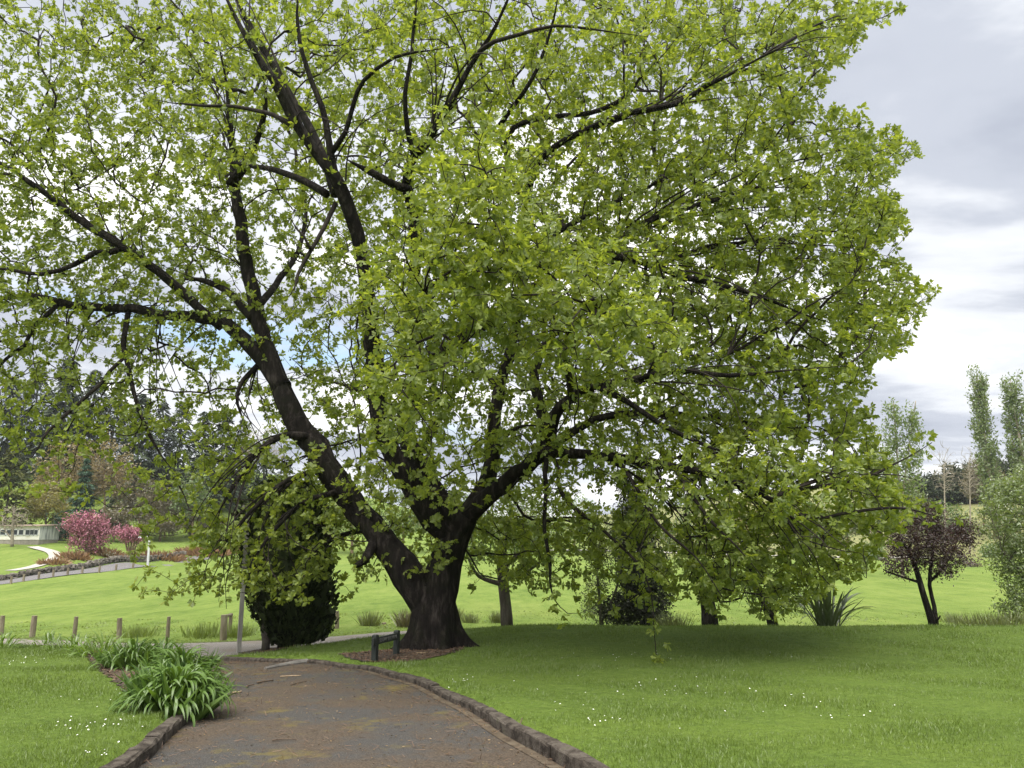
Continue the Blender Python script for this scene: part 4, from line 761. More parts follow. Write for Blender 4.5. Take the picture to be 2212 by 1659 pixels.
    print('oak leaves', len(d), 'rosettes', n, 'twigs', len(tw), 'nodes', len(g.pos))
build_oak()

# ------------------------------------------------------------------ generic trees
def broad_tree(name, base, trunk, blobs, ntw, leaves_per, lsize, lmat, bark, label, cat='tree', group=None, kind='diamond', tip=.006, bf=.25, curl=.35, spread=.12, rad=None, min_r=0.0, step=.4, second=None, up=.2, leafname='crown'):
    """trunk: list of drawn limbs, each rows of (px,py,width px,depth); blobs: (px,py,rx px,ry px,depth,half depth m,weight)"""
    root = empty(name, base); tag(root, label, cat, group); g = Grower(); wood = MB(); fine = MB()
    first = g.add(np.asarray(base, float), -1, np.array((0., 0, 1)), .1); P0 = None
    for i, rows in enumerate(trunk):
        P = spline(limb(rows), .25); par = first if i == 0 else g.nearest(P[0, :3])
        if i == 0: P[0, 2] = min(P[0, 2], base[2]-.05)
        g.skeleton(P[:, :3], P[:, 3], par); wood.tube(P[:, :3], P[:, 3], 12 if P[:, 3].max() > .1 else 7, True, .05, i+3)
    tg = []; W = np.array([b[6] for b in blobs], float); W /= W.sum()
    for b, w in zip(blobs, W):
        n = max(1, int(ntw*w)); q = rdir(n)*(RNG.random(n)**.38)[:, None]; c = at(b[0], b[1], b[4]); s = b[4]/FPX
        tg.append(c+q*np.array((b[2]*s, b[5], b[3]*s)))
    T = np.concatenate(tg); T = T[T[:, 2] > base[2]+.1]; T = T[RNG.permutation(len(T))]; nA = max(3, len(T)//8)
    g.grow(T[:nA], bf=bf+.08, step=step, curl=curl); tw = g.grow(T[nA:], bf=bf, step=step, curl=curl); g.radii(tip, .40); g.mesh(fine, min_r=min_r)
    wood.build('trunk', bark, root, True); fo = fine.build('branches', bark, root, True); tag(fo, kind='stuff')
    def leaves(m_, per, size, nm):
        ps, ds = [], []
        for ids_ in tw:
            P = np.array([g.pos[i] for i in ids_]); n = len(P); k = int(per)+(RNG.random() < per % 1)
            if k == 0: continue
            tt = (1-RNG.random(k)**1.5*.9)*(n-1); i0 = np.minimum(tt.astype(int), n-2); fr = (tt-i0)[:, None]
            ps.append(P[i0]*(1-fr)+P[i0+1]*fr+RNG.normal(0, spread, (k, 3))); ds.append(rdir(k)+np.array((0, 0, up)))
        P = np.concatenate(ps); D = np.concatenate(ds); V, F = scatter(kind, P, D, RNG.uniform(.7, 1.3, len(P))*size, 1.2)
        o = obj_mesh(nm, V, F, m_, root); tag(o, kind='stuff')
    if leaves_per: leaves(lmat, leaves_per, lsize, leafname)
    if second: leaves(*second)
    return root

def conifer(name, px, top, base_py, half_px, d, mat, label, group=None, n=900, droop=.35, taper=.9, trunk_mat=None, lean=0.0, size=1.0):
    b = at(px, base_py, d); t = at(px, top, d); H = t[2]-b[2]; Rm = px2m(half_px, d); root = empty(name, b); tag(root, label, 'tree', group)
    tb = MB(); tb.tube(np.array([b-np.array((0, 0, .5)), b+np.array((0, 0, H*.5)), b+np.array((0, 0, H*.97))]), [H*.016+.06, H*.010, .03], 7); tb.build('trunk', trunk_mat or MAT['grey_bark'], root, True)
    h = RNG.random(n)**.85; z = .06+h*.94; ring = np.round(z*H/.9)*.9/H+RNG.normal(0, .012, n); z = np.clip(ring, .04, 1.0)
    rr = Rm*(1-z)**taper*(1+.30*np.sin(z*37+px))+.12; a = RNG.random(n)*6.283; f = .25+.75*RNG.random(n)**.55
    gap = .75+.25*np.sin(a*5+z*21+px); r = rr*f*gap
    pos = np.stack([b[0]+np.cos(a)*r, b[1]+np.sin(a)*r, b[2]+z*H-r*droop*.5+RNG.normal(0, .12, n)], 1)
    dr = np.stack([np.cos(a), np.sin(a), -droop+RNG.normal(0, .15, n)], 1); s = np.clip(.35+.35*(1-z), .3, .8)*H/13*RNG.uniform(.7, 1.4, n)*size
    V, F = scatter('spray', pos, dr, s, .35); tipn = 10
    o = obj_mesh('crown', V, F, mat, root); tag(o, kind='stuff'); return root

# columnar cypress by the road
def build_cypress():
    d0 = 18.4; b = at(622, 1397, d0); b[2] = gz(b[0], b[1]); root = empty('cypress', b)
    tag(root, 'dense dark columnar cypress with narrow foot standing at the road edge behind oak twigs', 'tree')
    prof = [(1392, 16), (1384, 34), (1370, 50), (1345, 62), (1315, 73), (1270, 84), (1220, 90), (1165, 92), (1120, 86), (1085, 74), (1062, 52), (1050, 20)]
    cx = {1392: 630, 1384: 640, 1370: 642, 1345: 640, 1315: 634, 1270: 625, 1220: 618, 1165: 617, 1120: 617, 1085: 618, 1062: 620, 1050: 620}
    rings = []; na = 40; ang = np.arange(na)*2*math.pi/na
    for i, (py, hw) in enumerate(prof):
        c = at(cx[py], py, d0); r = px2m(hw, d0)*.90; rr = r*(.94+.09*np.sin(ang*5+i*.6)+.08*np.sin(ang*11-i*1.7)+RNG.normal(0, .04, na))
        rings.append(np.stack([c[0]+np.cos(ang)*rr, c[1]+np.sin(ang)*rr*.9, np.full(na, c[2])+RNG.normal(0, .02, na)], 1))
    V = np.concatenate(rings); k = np.arange(na); k2 = (k+1) % na; m = len(prof)
    F = np.concatenate([np.stack([i*na+k, i*na+k2, (i+1)*na+k2, (i+1)*na+k], 1) for i in range(m-1)])
    core = obj_mesh('inner_foliage', V, [F, np.array([list(k[::-1])]), np.array([list((m-1)*na+k)])], MAT['cypress'], root, True); tag(core, kind='stuff')
    n = 13000; t = RNG.random(n)*(m-1); i0 = t.astype(int); fr = t-i0; a = RNG.random(n)*6.283
    R3 = np.array(rings); ai = (a/6.283*na).astype(int) % na; q = R3[i0, ai]*(1-fr)[:, None]+R3[np.minimum(i0+1, m-1), ai]*fr[:, None]
    out = np.stack([np.cos(a), np.sin(a), 0*a], 1); q += out*RNG.normal(.02, .06, n)[:, None]
    clump = .5+.5*np.sin(a*9+q[:, 2]*5)*np.sin(q[:, 2]*7+a*4); q += out*(clump*.16)[:, None]
    V, F = scatter('spray', q, out*.55+np.array((0, 0, 1.0))+RNG.normal(0, .3, (n, 3)), RNG.uniform(.06, .13, n)+.12*(RNG.random(n) < .12), .9)
    o = obj_mesh('crown', V, F, MAT['cypress'], root); tag(o, kind='stuff')
    tr = MB(); c1 = at(628, 1372, d0); tr.tube(spline(np.array([np.r_[b-np.array((0, 0, .15)), .24], np.r_[b+np.array((0, 0, .12)), .20], np.r_[c1, .22]]), .08)[:, :3], np.linspace(.27, .22, len(spline(np.array([np.r_[b-np.array((0, 0, .15)), .24], np.r_[b+np.array((0, 0, .12)), .20], np.r_[c1, .22]]), .08))), 12, True, .12, 5)
    tr.build('trunk', MAT['oak_bark'], root, True)
    b2 = at(573, 1409, 18.0); b2[2] = gz(b2[0], b2[1])-.1; t2 = MB(); t2.tube(np.array([b2, b2+np.array((.0, 0, .3)), at(571, 1360, 18.1), at(580, 1320, 18.2)]), [.10, .085, .08, .07], 9, True, .08, 4); t2.build('stem', MAT['grey_bark'], root, True)
build_cypress()

def gpt(px, d, dz=0.0):
    """ground point under image column px at distance d"""
    u = (px-1106)/FPX; x = u*d/(CT-ST*(829.5-1300)/FPX); return np.array((x, d, gz(x, d)+dz))
# small pollarded tree in the paddock behind the lawn
b = at(1095, 1356, 23.0); b[2] = gz(b[0], b[1])
broad_tree('pollard_tree', b, [[(1096, 1358, 27, 23), (1093, 1310, 23, 23), (1087, 1260, 22, 23), (1085, 1225, 23, 23), (1080, 1208, 16, 23)],
    [(1086, 1262, 12, 23), (1062, 1256, 10, 22.9), (1035, 1245, 8, 22.8), (1020, 1225, 6, 22.7), (1012, 1205, 5, 22.6)], [(1088, 1250, 11, 23), (1115, 1245, 9, 23.1), (1140, 1234, 7, 23.2), (1165, 1215, 5, 23.3)],
    [(1090, 1222, 13, 23), (1110, 1206, 10, 23), (1128, 1196, 7, 23.1), (1150, 1180, 5, 23.2)], [(1080, 1212, 12, 23), (1060, 1200, 8, 22.8), (1030, 1192, 5, 22.6)], [(1086, 1212, 12, 23), (1092, 1180, 9, 23), (1100, 1140, 7, 23), (1105, 1100, 5, 23)]],
    [(1100, 1130, 100, 80, 23, 1.3, 3), (1040, 1190, 50, 45, 22.6, .8, 1), (1160, 1190, 60, 45, 23.2, .8, 1)], 520, 10, .085, MAT['small_tree_leaf'], MAT['grey_bark'], 'small pollarded tree with bare grey trunk at the lawn edge, paddock behind it', tip=.005)
# dark holly-like tree and its paler neighbour
b = at(1400, 1356, 22.4); b[2] = gz(b[0], b[1])
broad_tree('holly_tree', b, [[(1400, 1358, 18, 22.4), (1398, 1290, 14, 22.4), (1395, 1200, 11, 22.4), (1390, 1110, 7, 22.4)]],
    [(1395, 1300, 60, 54, 22.4, .8, 3), (1385, 1220, 62, 66, 22.4, .8, 3.4), (1372, 1130, 50, 66, 22.4, .7, 2.4), (1335, 1318, 46, 32, 22.2, .6, 1.6), (1365, 1060, 28, 40, 22.5, .4, .8)], 1100, 20, .085, MAT['holly'], MAT['oak_bark'], 'tall dark evergreen holly-like tree right of the pollarded tree', tip=.004, spread=.09)
b = at(1300, 1357, 22.0); b[2] = gz(b[0], b[1])
broad_tree('olive_shrub', b, [[(1300, 1358, 9, 22), (1296, 1300, 7, 22), (1290, 1240, 5, 22)], [(1300, 1340, 7, 22), (1325, 1290, 5, 22), (1340, 1240, 4, 22)]],
    [(1285, 1300, 32, 48, 22, .5, 2), (1300, 1225, 40, 55, 22, .6, 1.6), (1290, 1180, 28, 30, 22, .5, .7), (1320, 1150, 30, 45, 22.2, .5, 1)], 360, 10, .06, MAT['olive'], MAT['grey_bark'], 'loose olive-green shrub leaning against the dark holly-like tree', cat='shrub', tip=.004, spread=.09)
# trees partly hidden by the oak's right-hand boughs
b = at(1533, 1355, 23.5); b[2] = gz(b[0], b[1])
broad_tree('leaning_tree', b, [[(1535, 1358, 36, 23.5), (1532, 1320, 30, 23.5), (1528, 1280, 26, 23.5), (1545, 1230, 20, 23.7), (1570, 1160, 14, 24), (1590, 1090, 10, 24.2)], [(1528, 1285, 20, 23.5), (1505, 1250, 16, 23.3), (1490, 1180, 12, 23.1), (1480, 1110, 8, 23)]],
    [(1540, 1120, 110, 80, 23.7, 1.4, 3), (1600, 1190, 70, 60, 23.5, 1, 1.5), (1480, 1190, 60, 60, 23.2, 1, 1.2)], 420, 6, .08, MAT['small_tree_leaf'], MAT['oak_bark'], 'thick-trunked tree half hidden behind the drooping oak boughs', tip=.005)
b = at(1672, 1353, 23); b[2] = gz(b[0], b[1])
broad_tree('willow_tree', b, [[(1675, 1356, 24, 23), (1658, 1315, 19, 23), (1636, 1270, 14, 23), (1622, 1220, 12, 23.3), (1640, 1150, 12, 23.6), (1665, 1090, 9, 24)], [(1636, 1270, 10, 23), (1600, 1250, 8, 22.8), (1560, 1270, 6, 22.6)], [(1625, 1210, 9, 23.3), (1590, 1150, 7, 23.5), (1570, 1090, 5, 23.7)]],
    [(1690, 1150, 110, 90, 24, 1.4, 3), (1640, 1280, 90, 45, 22.9, 1, 2), (1730, 1280, 60, 55, 23, 1, 1.4)], 520, 5, .085, MAT['small_tree_leaf'], MAT['oak_bark'], 'crooked multi-stemmed tree between the thick-trunked tree and the flax', tip=.005, up=-.3)
# purple-leaved plum
b = at(2017, 1356, 21.6); b[2] = gz(b[0], b[1])
broad_tree('purple_plum_tree', b, [[(2017, 1357, 17, 21.6), (2008, 1325, 14, 21.6), (1995, 1285, 12, 21.6), (1985, 1250, 11, 21.6), (1970, 1205, 8, 21.6), (1950, 1170, 5, 21.6)], [(2022, 1354, 12, 21.6), (2018, 1310, 9, 21.7), (2008, 1265, 8, 21.7), (2012, 1215, 7, 21.7), (2020, 1160, 5, 21.7)],
    [(1988, 1258, 7, 21.6), (1960, 1250, 5, 21.5), (1925, 1238, 4, 21.4), (1908, 1230, 3, 21.4)], [(2010, 1255, 6, 21.7), (2035, 1230, 5, 21.8), (2060, 1190, 4, 21.9)], [(2016, 1340, 5, 21.6), (2026, 1338, 4, 21.5), (2031, 1330, 3, 21.4)]],
    [(1985, 1165, 60, 48, 21.6, .9, 3), (2030, 1195, 58, 52, 21.7, .8, 3), (2080, 1150, 28, 32, 21.8, .5, 1.2), (1940, 1210, 35, 30, 21.5, .5, 1), (2000, 1110, 40, 28, 21.7, .6, 1)], 620, 22, .07, MAT['purple'], MAT['oak_bark'], 'small purple-leaved tree with two slanting stems at the lawn edge', tip=.0035, spread=.08)
# hawthorn at the frame edge
b = at(2235, 1358, 21.5); b[2] = gz(b[0], b[1])
broad_tree('hawthorn', b, [[(2240, 1360, 22, 21.5), (2235, 1280, 17, 21.5), (2230, 1180, 12, 21.5), (2225, 1080, 8, 21.5)], [(2236, 1290, 12, 21.5), (2200, 1230, 9, 21.3), (2165, 1190, 6, 21.2)]],
    [(2190, 1120, 78, 85, 21.5, 1.1, 3.2), (2210, 1230, 66, 70, 21.4, 1, 2.4), (2200, 1310, 36, 40, 21.3, .7, .9), (2270, 1150, 90, 130, 21.6, 1.4, 3), (2205, 1050, 60, 40, 21.6, .9, 1.2)], 950, 20, .085, MAT['hawthorn'], MAT['grey_bark'], 'pale green hawthorn flecked with white blossom at the right end of the lawn', tip=.0045, spread=.09, second=(MAT['blossom'], 1.6, .055, 'blossom'))

# flax
def strap_leaf_mesh(name, mat, L, W, bend, fold=.18, n=6, twist=0.0, rise=.85):
    t = np.linspace(0, 1, n+1); ang = rise*1.5-bend*t**1.5*2.2; ds = L/n; x = np.r_[0, np.cumsum(np.cos(ang[:-1])*ds)]; z = np.r_[0, np.cumsum(np.sin(ang[:-1])*ds)]
    w = W*np.minimum(1, .55+t*1.6)*np.clip((1-t)*2.6, 0, 1)**.6; w[-1] = W*.04; V = []
    for i in range(n+1):
        V += [(x[i], w[i], z[i]+w[i]*fold), (x[i], 0, z[i]), (x[i], -w[i], z[i]+w[i]*fold)]
    F = []
    for i in range(n):
        a = i*3; F += [(a, a+1, a+4, a+3), (a+1, a+2, a+5, a+4)]
    me_o = obj_mesh(name, np.array(V), np.array(F), mat, smooth=True); return me_o
def strap_clump(name, base, label, cat, variants, nleaf, spread, mat, lrange, solo=300, tilt=(.25, 1.25), wl=.055, partname='leaf', wmat=None, flatten=(1, 1), lean=1.0, extra=0):
    root = empty(name, base); tag(root, label, cat)
    if extra:   # the crowded inner leaves, as one mass
        a = RNG.random(extra)*6.283; rr = np.sqrt(RNG.random(extra))*spread; x, y = base[0]+np.cos(a)*rr, base[1]+np.sin(a)*rr
        V, F = scatter('blade', np.stack([x, y, GZ(x, y)], 1), np.stack([np.cos(a)*rr/spread*1.2+RNG.normal(0, .25, extra), np.sin(a)*rr/spread*1.2+RNG.normal(0, .25, extra), np.ones(extra)], 1), RNG.uniform(.4, .62, extra)*lrange[1], 1.2, width=1.5)
        tag(obj_mesh('inner_leaves', V, F, variants[0].materials[0], root), kind='stuff')
    for i in range(nleaf):
        v = variants[RNG.integers(len(variants))]; o = bpy.data.objects.new(partname, v); COL.objects.link(o); link(o, root)
        a = RNG.random()*6.283; rr = RNG.random()**.6; px, py = math.cos(a)*spread*rr*flatten[0], math.sin(a)*spread*rr*flatten[1]
        az = math.atan2(py, px)+RNG.normal(0, .55); s = RNG.uniform(*lrange)*(1.0-.15*rr)
        x, y = base[0]+px, base[1]+py
        o.matrix_basis = __import__('mathutils').Matrix.LocRotScale(Vector((x, y, base[2]-.01+(1-rr)*.12*lean)), __import__('mathutils').Euler((RNG.normal(0, .18), RNG.normal(0.0, .15)-.12*(1-rr)+.72*rr*rr*lean, az)), Vector((s, s, s)))
    return root
def protos(mat, specs):
    out = []
    for sp in specs:
        o = strap_leaf_mesh('leaf', mat, *sp); out.append(o.data); bpy.data.objects.remove(o)
    return out
AGA = protos(MAT['strap'], [(.74, .024, b_, .22, 8, 0, r_) for b_, r_ in ((.9, .95), (1.1, .98), (1.3, 1.0), (1.45, 1.02), (1.25, .9), (1.55, 1.05), (1.0, .85), (1.4, .95))])
AGL = protos(MAT['strap_light'], [(.42, .017, b_, .22, 5, 0, r_) for b_, r_ in ((.5, .8), (.8, .85), (1.0, .8), (.7, .65))])
FLX = protos(MAT['flax'], [(1.25, .032, b_, .5, 7, 0, r_) for b_, r_ in ((.12, .95), (.2, .85), (.3, .8), (.45, .75), (.08, 1.0), (.7, .7))])
def gp(px, py, d): p = at(px, py, d); p[2] = gz(p[0], p[1]); return p
strap_clump('agapanthus', gp(379, 1548, 8.4), 'largest strap-leaved agapanthus clump spilling over the drive kerb', 'plant', AGA, 300, .30, None, (.64, .86), extra=260)
strap_clump('agapanthus', gp(388, 1470, 10.6), 'dark agapanthus clump directly behind the largest clump', 'plant', AGA, 200, .34, None, (.62, .82), extra=120)
strap_clump('agapanthus', gp(290, 1437, 12.6), 'mid-sized agapanthus clump beside the bark mulch', 'plant', AGA, 170, .36, None, (.6, .8), extra=80)
strap_clump('agapanthus', gp(345, 1428, 13.4), 'agapanthus clump at the kerb behind the mid-sized clump', 'plant', AGA, 120, .36, None, (.6, .8))
strap_clump('agapanthus', gp(225, 1413, 14.9), 'pale young agapanthus clump at the top of the mulch', 'plant', AGL, 120, .5, None, (.85, 1.2))
strap_clump('agapanthus', gp(160, 1403, 16.2), 'low pale strap-leaved plants second from the road end of the bed', 'plant', AGL, 100, .55, None, (.7, 1.0))
strap_clump('agapanthus', gp(100, 1400, 16.8), 'low pale strap-leaved plants nearest the road end of the bed', 'plant', AGL, 80, .5, None, (.6, .9))
strap_clump('agapanthus', gp(2, 1402, 16.4), 'isolated pale strap-leaved tuft on the left lawn by the road', 'plant', AGL, 60, .3, None, (.8, 1.1))
strap_clump('flax', gp(1789, 1357, 19.6), 'upright sword-leaved flax at the lawn edge beneath the oak boughs', 'plant', FLX, 70, .30, None, (.75, 1.15), lean=.3)

# ------------------------------------------------------------------ sign, pole, posts
def build_sign():
    a = at(809, 1430, 13.6); b = at(856, 1414.5, 14.3); a[2] = gz(a[0], a[1]); b[2] = gz(b[0], b[1])
    root = empty('sign', a); tag(root, 'low dark wooden sign reading SLOW DOWN on two posts before the oak', 'sign')
    v = b-a; yaw = math.atan2(v[1], v[0]); u = v[:2]/np.linalg.norm(v[:2]); nrm = np.array((u[1], -u[0]))
    ta, tb = at(806, 1373, 13.6)[2], at(855, 1363.5, 14.3)[2]
    def post(p, top, w=.086):
        m = MB(); m.box((p[0], p[1], (p[2]-.1+top)/2), (w, w, top-p[2]+.1), yaw, .004); m.box((p[0], p[1], top+.008), (w*.98, w*.98, .016), yaw, 0, .8); return m.build('post', MAT['sign_paint'], root)
    post(a, ta); post(b, tb)
    zc = (ta+tb)/2-.085; c = (a+b)/2; L = np.linalg.norm(v[:2]); mid = np.array((c[0], c[1]))-u*.03+nrm*.012
    m = MB(); m.box((mid[0], mid[1], zc), (L+.15, .045, .108), yaw, .003); bo = m.build('board', MAT['sign_paint'], root)
    bo.rotation_euler = (0, 0, 0)
    fc = bpy.data.curves.new('lettering', 'FONT'); fc.body = 'SLOW DOWN'; fc.size = .09; fc.extrude = .003; fc.align_x = 'CENTER'; fc.align_y = 'CENTER'; fc.space_character = 1.05
    tmp = bpy.data.objects.new('tmp_text', fc); COL.objects.link(tmp); bpy.context.view_layer.update()
    me = bpy.data.meshes.new_from_object(tmp.evaluated_get(bpy.context.evaluated_depsgraph_get())); bpy.data.objects.remove(tmp)
    me.materials.clear(); me.materials.append(MAT['letter']); fo = bpy.data.objects.new('lettering', me); COL.objects.link(fo); link(fo, root)
    from mathutils import Matrix
    q = np.array((c[0], c[1]))+nrm*(.012+.025+.004)
    fo.matrix_basis = Matrix(((u[0], 0, nrm[0], q[0]), (u[1], 0, nrm[1], q[1]), (0, 1, 0, zc), (0, 0, 0, 1)))
build_sign()
def wood_post(base, top, w, name='fence_post', mat='post_wood', sides=9, label='', group=None, cat='post', seed=1):
    m = MB(); P = np.array([base-np.array((0, 0, .25)), base+(top-base)*.3, base+(top-base)*.7, top]); m.tube(P, [w*.52, w*.5, w*.49, w*.46], sides, True, .05, seed)
    o = m.build(name, MAT[mat], None, False); tag(o, label, cat, group); return o
NP = [((2, 1371), (6, 1330), 26.6, 9, 'leftmost weathered fence post along the near paddock edge'), ((69, 1377), (75, 1330), 25.8, 11, 'second fence post from the left along the near paddock edge, leaning right'),
      ((160, 1379), (165, 1332), 25.6, 8, 'third fence post from the left along the near paddock edge'), ((257, 1381), (259, 1335), 25.4, 10, 'fourth fence post from the left along the near paddock edge, thick and upright'),
      ((361, 1382), (365, 1332), 25.3, 8, 'thin fence post left of the strainer post'), ((728, 1359), (728, 1320), 26.3, 9.5, 'lone fence post between the cypress and the oak')]
for i, (bb, tt, d, w, lab) in enumerate(NP):
    wood_post(gp(bb[0], bb[1], d), at(tt[0], tt[1], d), px2m(w, d), label=lab, group='posts along the near paddock fence', seed=i+2)
sb = gp(482, 1383, 25.2); root = empty('strainer_post', sb); tag(root, 'thick strainer post with a shorter brace post and rail left of the pole', 'post')
m = MB(); tp = at(485, 1328, 25.2); m.tube(np.array([sb-np.array((0, 0, .2)), (sb+tp)/2, tp]), [.10, .10, .095], 10, True, .04, 3); m.build('post', MAT['post_wood'], root)
s2 = gp(497, 1358, 27.4); t2 = at(499, 1325, 27.4); m = MB(); m.tube(np.array([s2-np.array((0, 0, .2)), (s2+t2)/2, t2]), .065, 8, True, .04, 5); m.build('brace_post', MAT['post_wood'], root)
m = MB(); m.tube(np.array([tp-np.array((0, 0, .04)), t2-np.array((0, 0, .05))]), .045, 7); m.build('rail', MAT['post_wood'], root)
wood_post(gp(829, 1351, 28), at(829, 1345, 28), .17, 'fence_post', label='sawn-off fence post stub in the grass left of the oak trunk', group='posts along the near paddock fence', seed=9)
pb = gp(524, 1413, 17.7); pt = at(528, 1095, 17.7); pole = empty('pole', pb); tag(pole, 'tall square weathered pole beside the cypress at the road', 'pole')
m = MB(); m.box(((pb+pt)/2-np.array((0, 0, .1))), (.088, .088, pt[2]-pb[2]+.2), .5, .004, .9); m.build('shaft', MAT['pole'], pole)
m = MB(); m.box(pt+np.array((0, 0, .02)), (.10, .10, .05), .5, 0, .6); m.build('cap', MAT['pole'], pole)

# ------------------------------------------------------------------ left-hand hillside
FPOST = [(23, 1264, 1247), (50, 1261, 1244), (83, 1253, 1237), (114, 1250, 1234), (145, 1247, 1230), (177, 1240, 1225), (214, 1236, 1222), (250, 1231, 1219), (287, 1226, 1213)]
ORD = ['first', 'second', 'third', 'fourth', 'fifth', 'sixth', 'seventh', 'eighth', 'ninth']
for i, (x, y0, y1) in enumerate(FPOST):
    d = np.interp(x, [0, 100, 214, 320], [75, 81.5, 91, 103.5]); bb = gp(x, y0, d); tt = at(x+2, y1, d); tt[2] = max(tt[2], bb[2]+.75)
    wood_post(bb, tt, px2m(4.6, d), label=f'small grey fence post along the far road, {ORD[i]} from the left', group='posts along the far road', seed=i+20)
# lamp post
lb = gp(319, 1224, 106); lt = at(323, 1160, 106); root = empty('street_lamp', lb); tag(root, 'slim white street lamp with a short arm beside the far road', 'street lamp')
m = MB(); m.tube(np.array([lb-np.array((0, 0, .3)), (lb+lt)/2, lt]), [.17, .14, .12], 8); m.build('shaft', MAT['white_steel'], root)
le = at(310, 1160, 105.5); m = MB(); m.tube(np.array([lt, lt*.5+le*.5+np.array((0, 0, .05)), le]), .07, 6); m.build('arm', MAT['white_steel'], root)
m = MB(); m.box(le+np.array((-.3, 0, -.02)), (.7, .3, .16), 0, 0, .8); m.build('lamp_head', MAT['white_steel'], root)
# shed
def build_shed():
    # long wall faces the camera, right-hand end wall turned away
    d = 113.0; c0 = at(83, 1172, d); zb = gz(c0[0], d); xl = at(-60, 1172, d)[0]; x1 = c0[0]; x2 = at(118, 1170, d+4)[0]; zt = at(83, 1137, d)[2]; zf = at(83, 1166, d)[2]
    root = empty('shed', (x1, d, zf)); tag(root, 'long low white shed with a row of small windows on the hillside', 'shed')
    e = np.array((x2-x1, 5.0)); yawe = math.atan2(e[1], e[0])
    m = MB(); m.add([(xl, d, zf), (x1, d, zf), (x1, d, zt), (xl, d, zt), (xl, d+.15, zf), (x1, d+.15, zf), (x1, d+.15, zt), (xl, d+.15, zt)], [(0, 1, 2, 3), (5, 4, 7, 6), (4, 0, 3, 7), (1, 5, 6, 2), (3, 2, 6, 7), (4, 5, 1, 0)]); m.build('wall', MAT['shed_wall'], root)
    q = np.array((x1, d, 0)); w = np.array((e[0], e[1], 0)); zt2 = zt+.12
    m = MB(); m.add([q+(0.02, 0, zf), q+w+(0, 0, zf), q+w+(0, 0, zt2), q+(0.02, 0, zt), q+(-.2, .1, zf), q+w+(-.2, 0, zf), q+w+(-.2, 0, zt2), q+(-.2, .1, zt)], [(0, 1, 2, 3), (5, 4, 7, 6), (3, 2, 6, 7), (0, 4, 5, 1), (1, 5, 6, 2), (4, 0, 3, 7)]); eo = m.build('end_wall', MAT['shed_end'], root); eo['label'] = 'streaky grey weathered end wall'
    m = MB(); m.add([(xl, d-.35, zt+.02), (x1+.15, d-.35, zt+.02), q+w+(.3, .2, zt2+.08), (xl, d+5, zt2+.08), (xl, d-.35, zt+.16), (x1+.15, d-.35, zt+.16), q+w+(.3, .2, zt2+.22), (xl, d+5, zt2+.22)], [(0, 3, 2, 1), (4, 5, 6, 7), (0, 1, 5, 4), (1, 2, 6, 5), (2, 3, 7, 6), (3, 0, 4, 7)]); m.build('roof', MAT['shed_roof'], root)
    m = MB(); m.box(((xl+x1)/2, d+.2, (zf+zb)/2-.5), (x1-xl-.1, .3, zf-zb+1.0)); m.box((x1+e[0]/2-.15, d+e[1]/2, (zf+zb)/2-.5), (np.hypot(*e)-.3, .25, zf-zb+.98), yawe); m.build('base', MAT['shed_base'], root)
    s = d/FPX; wz = at(83, 1150, d)[2]
    for px0, px1 in ((1, 12), (15, 25), (27, 38), (41, 51), (55.5, 64), (65.5, 73), (74.5, 82)):
        xa, xb = at(px0, 1150, d)[0], at(px1, 1150, d)[0]; hw = (xb-xa)/2; hz = .34
        m = MB()
        for (cx, cz, sx, sz) in ((-hw-.04, 0, .09, hz*2+.2), (hw+.04, 0, .09, hz*2+.2), (0, hz+.05, hw*2+.17, .1), (0, -hz-.05, hw*2+.17, .1)): m.box(((xa+xb)/2+cx, d-.03, wz+cz), (sx, .08, sz))
        wn = m.build('window', MAT['white_steel'], root); m = MB(); m.box(((xa+xb)/2, d-.012, wz), (hw*2-.01, .03, hz*2)); m.build('pane', MAT['glass'], wn)
build_shed()
# stone retaining wall behind the far road
def build_wall():
    L = FR[(FR[:, 0] < at(430, 1210, 117)[0]) & (FR[:, 0] > -62)]; nrm = ribn(L); off = L-nrm*2.3; root = empty('stone_wall', (off[0][0], off[0][1], gz(*off[0]))); tag(root, 'low mossy stone wall behind the far road', 'wall')
    s = np.cumsum(np.r_[0, np.linalg.norm(np.diff(off, axis=0), axis=1)]); n = 300; V = []; F = []; mb = MB()
    for i in range(900):
        t = RNG.random()*s[-1]; x, y = np.interp(t, s, off[:, 0]), np.interp(t, s, off[:, 1]); h = np.interp(t, [0, s[-1]], [.35, .9]); z = gz(x, y)+RNG.random()*h
        mb.box((x+RNG.normal(0, .12), y+RNG.normal(0, .12), z), (RNG.uniform(.2, .5), RNG.uniform(.2, .4), RNG.uniform(.12, .28)), RNG.random()*.7, .12)
    o = mb.build('stones', MAT['stone'], root); tag(o, kind='stuff')
build_wall()
# pink shrubs
def shrub(name, base, blobs, ntw, per, size, lm, bark, label, cat='shrub', stems=5, **kw):
    b = np.asarray(base); d = b[1]; rows = []; bx = 1106+b[0]*FPX/d*(CT-ST*(829.5-1200)/FPX); 
    # base pixel back from the world point
    v_ = (b[2]-CAM_H)/d; py = 829.5-FPX*(v_*CT-ST)/(CT+ST*v_); bx = 1106+b[0]/d*FPX*(CT-ST*(829.5-py)/FPX)
    cx = np.mean([q[0] for q in blobs]); cy = np.mean([q[1] for q in blobs])
    for k in range(stems):
        ex = cx+(k-(stems-1)/2)*blobs[0][2]*.35; rows.append([(bx, py+2, 5, d), ((bx+ex)/2, py*.6+cy*.4, 3.5, d+RNG.normal(0, .2)), (ex, cy, 2, d+RNG.normal(0, .5))])
    return broad_tree(name, b, rows, blobs, ntw, per, size, lm, bark, label, cat=cat, **kw)
